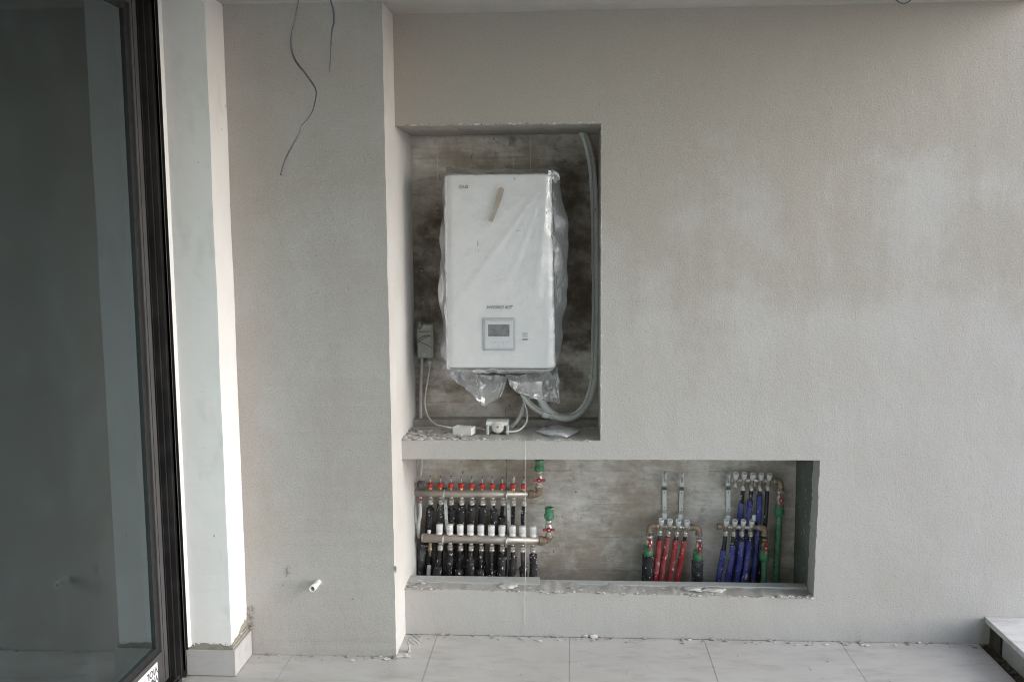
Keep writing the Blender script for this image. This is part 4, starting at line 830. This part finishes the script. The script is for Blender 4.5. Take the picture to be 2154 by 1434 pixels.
def elbow(root, a, b_, r, mat='brass'):
    """pipe elbow from a (bar end) to b_ (vertical leg end)."""
    a = Vector(a); b_ = Vector(b_); c = Vector((b_.x, (a.y + b_.y) / 2, a.z)); dx = 1 if b_.x > a.x else -1; dz = 1 if b_.z > a.z else -1; k = r * 1.15
    pts = [a, Vector((c.x - dx * k * 1.05, c.y, c.z)), Vector((c.x - dx * k * 0.3, c.y, c.z + dz * k * 0.3)), Vector((c.x, c.y, c.z + dz * k * 1.05)), b_]
    mb = MB().tube(pts, r, 14, 5); mb.lathe([(r * 1.18, -0.006), (r * 1.18, 0.006)], b_ - Vector((0, 0, dz * 0.006)), (0, 0, 1), 14); mb.lathe([(r * 1.16, -0.005), (r * 1.16, 0.005)], a + Vector((dx * 0.005, 0, 0)), (1, 0, 0), 14)
    return mb.build('elbow', mat, root)
def bracket_plate(mb, pts, w_):
    """folded zinc strip: pts are (x, y, z) centre points, w_ half width in x, with real thickness."""
    for (a, b_) in zip(pts, pts[1:]):
        a = Vector(a); b_ = Vector(b_); d = (b_ - a).normalized(); nn = Vector((1, 0, 0)).cross(d).normalized() * 0.0012; e = Vector((w_, 0, 0))
        mb.add([a - e - nn, a + e - nn, b_ + e - nn, b_ - e - nn, a - e + nn, a + e + nn, b_ + e + nn, b_ - e + nn], [(0, 1, 2, 3), (7, 6, 5, 4), (0, 4, 5, 1), (1, 5, 6, 2), (2, 6, 7, 3), (3, 7, 4, 0)])
ORD = ['first', 'second', 'third', 'fourth', 'fifth', 'sixth', 'seventh', 'eighth', 'ninth', 'tenth']

# upper steel manifold
YU, YL = 0.325, 0.285
a, c = P1(40, 411, YU), P1(1215, 426, YU)
mu = thing('steel_manifold', (a + c) / 2, 'upper steel heating manifold topped with red flow meters', 'manifold', 'steel manifolds in the lower niche')
dz = (c.z - a.z) / (c.x - a.x)
MB().tube([a, c], 0.0190, 20, 2).build('bar', 'steel_bar', mu)
MB().lathe([(0.0200, -0.012), (0.0228, -0.012), (0.0228, 0.002), (0.0205, 0.002), (0.0205, 0.010)], c + Vector((0.010, 0, 0)), (1, 0, 0), 8, smooth=False).build('end_nut', 'brass', mu)
RX = [215, 318, 424, 527, 632, 739, 841, 942, 1050, 1157]
for i, zx in enumerate(RX):
    q = P1(zx, 340 + 12 * i / 9, YU); zb = a.z + (q.x - a.x) * dz
    f_ = link('flow_meter', shared('redcap', redcap_mesh, 'red_cap'), mu, Vector((q.x, YU, zb + 0.0275)) - ORG[mu.name], (0, 0, random.random()))
    link('valve_base', shared('fm_base', base_mesh, 'brass_bright'), f_, (0, 0, -0.0100))
    link('sight_glass', shared('sight', sight_mesh, 'clear_sight'), f_, (0, 0, 0.0222)).rotation_euler = (random.uniform(-.06, .06), random.uniform(-.05, .05), 0)
    link('indicator_rod', shared('rod', rod_mesh, 'dark_clip'), f_, (0, 0, 0.0222))
    g = P1(zx + (5 if i < 8 else 2), 462, YU); link('pipe_connector', shared('fitting', fitting_mesh, 'nickel'), mu, Vector((g.x, YU, a.z + (g.x - a.x) * dz - 0.0195)) - ORG[mu.name])
q = P1(1050, 300, YU); MB().lathe([(0.010, 0), (0.008, 0.012), (0.003, 0.026)], q, (0.1, 0, 1), 8).build('plaster_cone', 'crumb', mu)
q = P1(275, 270, YU - 0.012); MB().tube([q, q + Vector((-.003, 0, .012)), q + Vector((.002, 0, .021))], 0.003, 6).build('yellow_tie', 'yellow_tag', mu)
el = P1(1310, 352, YU); elbow(mu, c + Vector((0.016, 0, 0)), el, 0.0150)
ball_valve(mu, P1(1312, 272, YU) + Vector((0, 0, 0)), False)
q = P1(1313, 140, YU); part('pipe_socket', 'green_socket', green_socket, 'green_fitting', mu, q)
MB().lathe([(0.012, 0.0), (0.016, 0.002), (0.016, 0.022), (0.010, 0.030)], P1(120, 350, YU) + Vector((0, -0.012, 0)), (0, 0, 1), 10).lathe([(0.008, 0), (0.008, 0.03)], P1(105, 300, YU - 0.014), (1, -0.6, 0), 8).build('air_vent', 'dark_clip', mu)
dv = MB().lathe([(0.008, 0.01), (0.008, -0.02), (0.0055, -0.026), (0.0055, -0.045)], P1(118, 455, YU), (0, 0, 1), 10).build('drain_valve', 'nickel', mu); MB().box(P1(92, 490, YU - 0.014), P1(130, 470, YU - 0.020), 0.002).build('handle', 'red_handle', dv)

# lower steel manifold
a2, c2 = P1(128, 863, YL), P1(1320, 892, YL)
ml = thing('steel_manifold', (a2 + c2) / 2, 'lower steel heating manifold topped with ten white caps', 'manifold', 'steel manifolds in the lower niche')
dz2 = (c2.z - a2.z) / (c2.x - a2.x)
MB().tube([a2 + Vector((0.008, 0, 0)), c2], 0.0212, 20, 2).lathe([(0.0212, 0.008), (0.0185, 0.001), (0.010, -0.001)], a2, (1, 0, 0), 20).build('bar', 'steel_bar', ml)
MB().lathe([(0.0215, -0.012), (0.0245, -0.012), (0.0245, 0.002), (0.0215, 0.002), (0.0215, 0.010)], c2 + Vector((0.010, 0, 0)), (1, 0, 0), 8, smooth=False).build('end_nut', 'brass', ml)
WX = [310, 413, 518, 621, 725, 830, 936, 1041, 1146, 1250]; NX = [315, 415, 520, 625, 728, 833, 938, 1042, 1142, 1248]
for i, zx in enumerate(WX):
    q = P1(zx, 822, YL); zb = a2.z + (q.x - a2.x) * dz2
    link('valve_cap', shared('cap', cap_mesh, 'white_plastic'), ml, Vector((q.x, YL - 0.002, zb + 0.0195)) - ORG[ml.name], (0, random.uniform(-.03, .03), random.random()))
    g = P1(NX[i], 925, YL); link('pipe_connector', shared('fitting', fitting_mesh, 'nickel'), ml, Vector((g.x, YL, a2.z + (g.x - a2.x) * dz2 - 0.0215)) - ORG[ml.name])
q = P1(205, 800, YL); MB().lathe([(0.006, -0.01), (0.009, 0.0), (0.009, 0.006), (0.006, 0.008)], q, (0, 0, 1), 10).build('vent_plug', 'white_plastic', ml)
el = P1(1410, 840, YL); elbow(ml, c2 + Vector((0.016, 0, 0)), el, 0.0155)
ball_valve(ml, P1(1408, 766, YL), False)
part('pipe_socket', 'green_socket', green_socket, 'green_fitting', ml, P1(1411, 620, YL))
dv = MB().lathe([(0.008, 0.01), (0.008, -0.016), (0.011, -0.02), (0.011, -0.03), (0.006, -0.034), (0.006, -0.055)], P1(215, 930, YL), (0.05, 0, 1), 10).build('drain_valve', 'brass', ml)
MB().tube([P1(205, 955, YL - 0.012), P1(160, 945, YL - 0.014), P1(150, 965, YL - 0.014)], 0.003, 6).build('lever', 'dark_clip', dv)
# the two brackets that carry both bars
for k, zx in enumerate((368, 1000)):
    q = P1(zx, 415, YU); r = thing('manifold_bracket', q, 'grey bracket strapped round both steel bars, nearer the %s' % ('pier' if k == 0 else 'red valve handles'), 'bracket', 'brackets of the steel manifolds')
    zu = a.z + (q.x - a.x) * dz; zl = a2.z + (q.x - a2.x) * dz2
    mb = MB(); bracket_plate(mb, [(q.x, YU + 0.026, zu + 0.05), (q.x, YU + 0.026, zu - 0.02), (q.x, YU + 0.010, zu - 0.034), (q.x, YU + 0.0, zu - 0.05), (q.x + 0.003, YU + 0.0, zl + 0.06), (q.x + 0.003, YL + 0.028, zl + 0.03), (q.x + 0.003, YL + 0.028, zl - 0.03)], 0.0075); mb.build('plate', 'zinc', r)
    for (zz, yy, rr) in ((zu, YU, 0.0196), (zl, YL, 0.0219)):
        mb = MB(); pts = [(q.x - 0.004, yy + math.cos(t) * rr, zz + math.sin(t) * rr) for t in [rad(20 * j) for j in range(19)]]; mb.tube(pts, 0.0022, 6, 2); mb.build('strap', 'zinc', r)
        MB().box((q.x - 0.012, yy - 0.014, zz + rr), (q.x + 0.006, yy + 0.010, zz + rr + 0.006), 0.002).build('clip', 'dark_clip', r)
        MB().tube([(q.x - 0.008, yy - rr - 0.004, zz + 0.015), (q.x - 0.009, yy - rr - 0.004, zz - 0.028)], 0.0035, 8, 1).build('bolt', 'nickel', r)
    mb = MB()
    for zz in (zu - 0.072, zl + 0.075): mb.lathe([(0.0028, 0), (0.0025, 0.001)], (q.x + 0.001, YU - 0.0012, zz), (0, -1, 0), 8)
    mb.build('screw_hole', 'ink', r)

# pipes: inner pipe + foam sleeve
def pipe_thing(name, pts, r_in, r_out, cut, mats, lab, group, mess=0.0):
    """pts: world points from the connector down; the sleeve covers the part below world height cut."""
    P = [Vector(p) for p in pts]; P[1] = P[1] + Vector((random.uniform(-.004, .004), random.uniform(-.006, .004), 0)); P[2] = P[2] + Vector((random.uniform(-.005, .005), 0, 0)); t = thing(name, P[0], lab, 'pipe', group)
    MB().tube(P, r_in, 10, 5).build('inner_pipe', mats[0], t)
    if cut is not None:
        Q = []
        for p, q in zip(P, P[1:]):
            for k in range(6):
                s_ = p.lerp(q, k / 6)
                if s_.z <= cut: Q.append(s_)
        Q.append(P[-1])
        Q[0] = Q[0] + (Q[0] - Q[1]).normalized() * (cut - Q[0].z if cut > Q[0].z else 0)
        MB().tube(Q, r_out, 14, 2, wob=mess).build('foam_sleeve', mats[1], t)
    return t
ZF = -0.18
UC = [575, 525, 585, 530, 530, 540, 590, 665, None, None]; UB = [-22, -15, 2, -10, -12, -4, 0, -6, -5, -18]
for i, zx in enumerate(RX):
    zx2 = zx + (5 if i < 8 else 2); top = P1(zx2, 515, YU); mid = P1(zx2 + UB[i] * 0.7, 660, YU + 0.03); low = P1(zx2 + UB[i], 1000, YU + 0.042); bot = Vector((low.x, low.y, ZF))
    cut = None if UC[i] is None else P1(zx, UC[i], YU + 0.01).z
    d_ = 'bare thin black pipe' if UC[i] is None else 'black foam sleeved pipe'
    pipe_thing('insulated_pipe', [top, mid, low, bot], 0.0092, 0.0185, cut, ('black_pipe', 'black_foam'), '%s, %s from the pier below the red flow meters' % (d_, ORD[i]), 'black pipes under the upper manifold', 0.0015)
LC = [1155, None, 1185, 1075, 1190, 1235, 1055, 1062, 1160, 1030]; LB = [-32, -10, -12, -8, -8, -8, -6, -6, 2, 2]
for i, zx in enumerate(NX):
    top = P1(zx, 975, YL); mid = P1(zx + LB[i] * 0.5, 1100, YL + 0.004); low = P1(zx + LB[i], 1265, YL + 0.008); bot = Vector((low.x + (low.x - mid.x) * 0.6, low.y, ZF))
    cut = P1(zx, LC[i], YL).z if LC[i] else None
    fat = 0.0185 if LC[i] else 0.016
    d_ = 'splattered bare black pipe' if LC[i] is None else 'black foam sleeved pipe'
    pipe_thing('insulated_pipe', [top, mid, low, bot], 0.0095 if LC[i] else 0.0145, fat, cut, ('black_pipe', 'black_foam'), '%s, %s from the pier below the row of white caps' % (d_, ORD[i]), 'black pipes under the lower manifold', 0.0015)
tag(MB().tube([P1(150, 930, 0.33), P1(135, 1050, 0.33), P1(120, 1180, 0.33), P1(115, 1300, 0.33)], 0.016, 10, 5, wob=0.003).build('drain_hose', 'dusty_foam'), 'dusty dark hose down the pier side of the black pipes', 'hose')
tag(MB().tube([P1(205, 1140, 0.30), P1(200, 1200, 0.30), P1(195, 1300, 0.30)], 0.010, 10, 5).build('conduit_end', 'grey_conduit'), 'grey conduit end low beside the pier at the black pipes', 'conduit')
tag(MB().tube([P1(108, 520, 0.30), P1(115, 560, 0.29), P1(112, 640, 0.29), P1(98, 720, 0.3), P1(100, 860, 0.32)], 0.0085, 10, 12, corr=0.05).build('corrugated_conduit', 'grey_conduit'), 'pale conduit beside the pier between the two steel manifolds', 'conduit')

# small manifolds
def tcap_mesh():
    b = MB().lathe([(0.0085, -0.004), (0.0090, 0.004), (0.0114, 0.006), (0.0128, 0.026), (0.0124, 0.030), (0.0106, 0.0305), (0.0100, 0.0285), (0.0, 0.0285)], n=24, caps=False, flute=3, fd=0.05); return b
def tneck_mesh(): return MB().lathe([(0.0105, -0.030), (0.0115, -0.024), (0.0090, -0.018), (0.0100, -0.004), (0.0075, 0.001)], n=12)
def tnut_mesh():
    b = MB().lathe([(0.0100, 0.016), (0.0100, 0.006), (0.0122, 0.004), (0.0128, -0.002), (0.0118, -0.004)], n=12); b.lathe([(0.0128, -0.0042), (0.0128, -0.014), (0.0110, -0.016)], n=6, smooth=False); return b
def small_manifold(label, caps, bar_l, bar_r, nuts, y, cut=None):
    m = thing('brass_manifold', (bar_l + bar_r) / 2, label, 'manifold', 'small brass manifolds in the lower niche')
    MB().tube([bar_l, bar_r], 0.0105, 16, 2).build('bar', 'nickel', m)
    for (zx, zy) in caps:
        q = P2(zx, zy, y - 0.02); ax = Vector((0.03, -0.34, 0.94)).normalized()
        qt = ax.to_track_quat('Z', 'Y').to_euler(); base = Vector((q.x, y - 0.014, q.z)) - ax * 0.014
        c_ = link('valve_cap', shared('tcap', tcap_mesh, 'white_plastic'), m, base - ORG[m.name], qt); link('cap_disc', shared('tdisc', lambda: MB().lathe([(0.0070, 0.0287), (0.0068, 0.0292)], n=16), 'panel_grey'), c_)
        link('valve_neck', shared('tneck', tneck_mesh, 'dull_nickel'), m, base - ORG[m.name], qt)
    for (zx, zy) in nuts:
        q = P2(zx, zy, y); link('pipe_connector', shared('tnut', tnut_mesh, 'nickel'), m, q - ORG[m.name])
    mb = MB()
    for k in range(len(caps) + 1):
        t = (k + 0.02) / (len(caps) + 0.04); q = bar_l.lerp(bar_r, t); mb.lathe([(0.0115, -0.004), (0.0130, -0.003), (0.0130, 0.003), (0.0115, 0.004)], q, (1, 0, 0), 12)
    mb.build('joint_ring', 'nickel', m); return m
YS = 0.325
# red loop manifold
bl, br = P2(375, 697, YS), P2(690, 712, YS)
mr = small_manifold('small brass manifold with four white caps feeding the red pipes', [(408, 665), (490, 671), (570, 675), (650, 680)], bl, br, [(395, 755), (475, 760), (555, 765), (637, 765)], YS)
elbow(mr, bl, P2(297, 765, YS), 0.0145); elbow(mr, br, P2(762, 785, YS), 0.0145)
ball_valve(mr, P2(296, 862, YS), True); ball_valve(mr, P2(765, 893, YS), True, 'nickel')
def green_collar(): return MB().lathe([(0.0165, 0.034), (0.0190, 0.032), (0.0200, 0.012), (0.0225, 0.010), (0.0225, -0.016), (0.0190, -0.020)], n=18)
part('pipe_socket', 'green_collar', green_collar, 'green_fitting', mr, P2(285, 945, YS)); part('pipe_socket', 'green_collar', green_collar, 'green_fitting', mr, P2(750, 985, YS))
pipe_thing('insulated_pipe', [P2(285, 950, YS), P2(275, 1080, YS), P2(266, 1255, YS), Vector((P2(263, 1300, YS).x, YS, ZF))], 0.016, 0.0268, P2(280, 968, YS).z, ('green_pipe', 'black_foam'), 'thick black foam sleeved pipe left of the red pipes', 'thick sleeved pipes', 0.0012)
pipe_thing('insulated_pipe', [P2(750, 990, YS), P2(746, 1080, YS), P2(745, 1255, YS), Vector((P2(745, 1300, YS).x, YS, ZF))], 0.016, 0.0275, P2(750, 1022, YS).z, ('green_pipe', 'dusty_foam'), 'thick dusty sleeved pipe between the red pipes and the blue pipes', 'thick sleeved pipes', 0.0012)
for i, (x0, x1, x2, cz) in enumerate([(393, 372, 350, 828), (474, 440, 396, 805), (552, 520, 466, 830), (635, 594, 540, 835)]):
    t = P2(x0, 780, YS); md = P2(x1, 980, YS + 0.006); lo_ = P2(x2, 1250, YS + 0.012); bt = lo_ + (lo_ - md) * 1.4; bt.z = ZF
    pipe_thing('red_pipe', [t, md, lo_, bt], 0.0085, 0.0130, P2(x0, cz, YS).z, ('black_pipe', 'red_foam'), '%s red sleeved pipe from the left under the small brass manifold' % ORD[i], 'red pipes', 0.0008)
# lower blue manifold
bl, br = P2(958, 703, YS), P2(1322, 712, YS)
m2_ = small_manifold('lower small brass manifold with four white caps above the blue pipes', [(1022, 672), (1103, 675), (1183, 676), (1262, 678)], bl, br, [(1016, 758), (1090, 760), (1170, 760), (1250, 762)], YS)
MB().lathe([(0.013, -0.012), (0.0165, -0.010), (0.0165, 0.006), (0.012, 0.010)], bl, (1, 0, 0), 8, smooth=False).build('end_cap', 'brass', m2_)
elbow(m2_, br, P2(1382, 790, YS), 0.0150); ball_valve(m2_, P2(1383, 888, YS), True, 'brass')
part('pipe_socket', 'green_collar', green_collar, 'green_fitting', m2_, P2(1380, 985, YS))
pipe_thing('green_pipe', [P2(1380, 1000, YS), P2(1374, 1100, YS), P2(1370, 1250, YS), Vector((P2(1368, 1300, YS).x, YS, ZF))], 0.0140, 0.0, None, ('green_pipe', None), 'green plastic pipe just right of the blue pipes below the lower valve', 'green pipes')
for i, (x0, x1, x2, cz) in enumerate([(1015, 985, 948, 922), (1089, 1064, 1024, 882), (1170, 1148, 1113, 840), (1250, 1222, 1180, 840)]):
    t = P2(x0, 780, YS); md = P2(x1, 1020, YS + 0.006); lo_ = P2(x2, 1250, YS + 0.012); bt = lo_ + (lo_ - md) * 1.4; bt.z = ZF
    pipe_thing('blue_pipe', [t, md, lo_, bt], 0.0098, 0.0132, P2(x0, cz, YS).z, ('black_pipe', 'blue_foam'), '%s blue sleeved pipe from the left under the lower blue manifold' % ORD[i], 'lower blue pipes', 0.0008)
# upper blue manifold
YT = 0.345
bl, br = P2(1075, 262, YT), P2(1475, 272, YT)
m3 = small_manifold('upper small brass manifold with five white caps at the right end', [(1113, 232), (1192, 232), (1272, 237), (1352, 238), (1430, 240)], bl, br, [(1105, 300), (1178, 330), (1257, 332), (1337, 334), (1410, 332)], YT)
elbow(m3, br, P2(1530, 360, YT), 0.0155); ball_valve(m3, P2(1526, 440, YT), True, 'nickel')
part('pipe_socket', 'green_collar', green_collar, 'green_pipe', m3, P2(1522, 560, YT))
pipe_thing('green_pipe', [P2(1522, 570, YT), P2(1518, 700, YT), P2(1505, 1000, YT), P2(1490, 1250, YT), Vector((P2(1487, 1300, YT).x, YT, ZF))], 0.0155, 0.0, None, ('green_pipe', None), 'long green plastic pipe at the right end of the lower niche', 'green pipes')
for i, (x0, x1, x2, cz) in enumerate([(1177, 1145, 1120, 480), (1256, 1225, 1200, 455), (1336, 1330, 1290, 408), (1408, 1395, 1350, None)]):
    t = P2(x0, 350, YT); md = P2(x1, 650, YT + 0.012); lo_ = P2(x2, 1000, YT + 0.022); bt = P2(x2 - 30, 1250, YT + 0.026); b2 = Vector((bt.x, bt.y, ZF))
    pipe_thing('blue_pipe' if cz else 'black_pipe', [t, md, lo_, bt, b2], 0.0095, 0.0130, P2(x0, cz, YT).z if cz else None, ('black_pipe', 'blue_foam'), ('%s blue sleeved pipe from the left under the upper five cap manifold' % ORD[i]) if cz else 'bare black pipe under the right end of the five cap manifold', 'pipes under the five cap manifold', 0.0008)
# zinc wall brackets of the small manifolds
def zbracket(zx, top, mid0, mid1, end, y_low, lab, dx=0):
    q = P2(zx, top, 0.39); r = thing('wall_bracket', q, lab, 'bracket', 'zinc wall brackets above the small manifolds')
    def pt(zy, y, o=0): return P2(zx + o, zy, y)
    mb = MB(); bracket_plate(mb, [pt(top + 4, 0.372), pt(mid0, 0.366), pt(mid0 + 40, 0.392), pt(mid1, 0.392, dx * .6), pt(mid1 + 35, 0.360, dx * .8), pt(end, 0.352, dx)], 0.0096); mb.build('plate', 'zinc', r)
    p = pt(top, 0.37); o = MB().tube([p + Vector((0.0, -0.004, 0.004)), p + Vector((0, -0.020, 0.0)), p + Vector((0.0, -0.024, -0.012)), p + Vector((0, -0.018, -0.030))], 0.0075, 8, 5, ry=0.0022).build('pipe_clip', 'zinc', r)
    MB().tube([pt(top + 10, 0.352, 6), pt(top + 95, 0.350, 6)], 0.0026, 8, 1).lathe([(0.0052, 0), (0.0052, 0.006)], pt(top + 92, 0.350, 6), (0, 0, 1), 6, smooth=False).build('bolt', 'nickel', r)
    MB().box(pt(mid0 + 20, 0.352, -18) , pt(mid0 + 34, 0.362, 18)).build('dark_pad', 'dark_clip', r)
    mb = MB()
    for zz in (mid0 + 62, mid1 - 20): mb.lathe([(0.0028, 0), (0.0025, 0.0016)], pt(zz, 0.391), (0, -1, 0), 8)
    mb.build('screw', 'ink', r)
zbracket(438, 192, 320, 545, 640, 0.34, 'left of two empty zinc brackets above the red pipe manifold', 2)
zbracket(600, 196, 324, 555, 636, 0.34, 'right of two empty zinc brackets above the red pipe manifold', -12)
zbracket(1040, 204, 320, 565, 650, 0.34, 'zinc bracket left of the upper blue pipes', -2)
zbracket(1280, 205, 330, 560, 650, 0.34, 'zinc bracket half hidden between the upper blue pipes', 4)

# pale board strips at the back of the sills
def strip(pxa, pya, pxb, pyb, z, t, y1, name, lab):
    a = VZ(pxa, pya, z); c = VZ(pxb, pyb, z)
    o = MB().prism([(a.x, a.y, z - t), (c.x, c.y, z - t), (c.x, y1, z - t), (a.x, y1, z - t)], (0, 0, t)).build(name, 'greenboard'); return tag(o, lab, 'board')
tag(MB().box((XJ + 0.001, 0.075, 0.19), (-0.135, 0.155, 0.2135), 0.001).build('board_strip', 'greenboard'), 'pale greenish board strip on the sill under the black pipes', 'board', 'board strips on the lower sill')
tag(MB().box((-0.1345, 0.10, 0.17), (1.049, 0.150, 0.203), 0.001).build('board_strip', 'greenboard'), 'long thin pale board strip on the sill under the red and blue pipes', 'board', 'board strips on the lower sill')
tag(MB().box((XJ + 0.001, 0.32, 0.80), (0.132, 0.396, 0.905)).build('back_board', 'crumb_dark'), 'grey board upstand along the back of the upper sill', 'board')
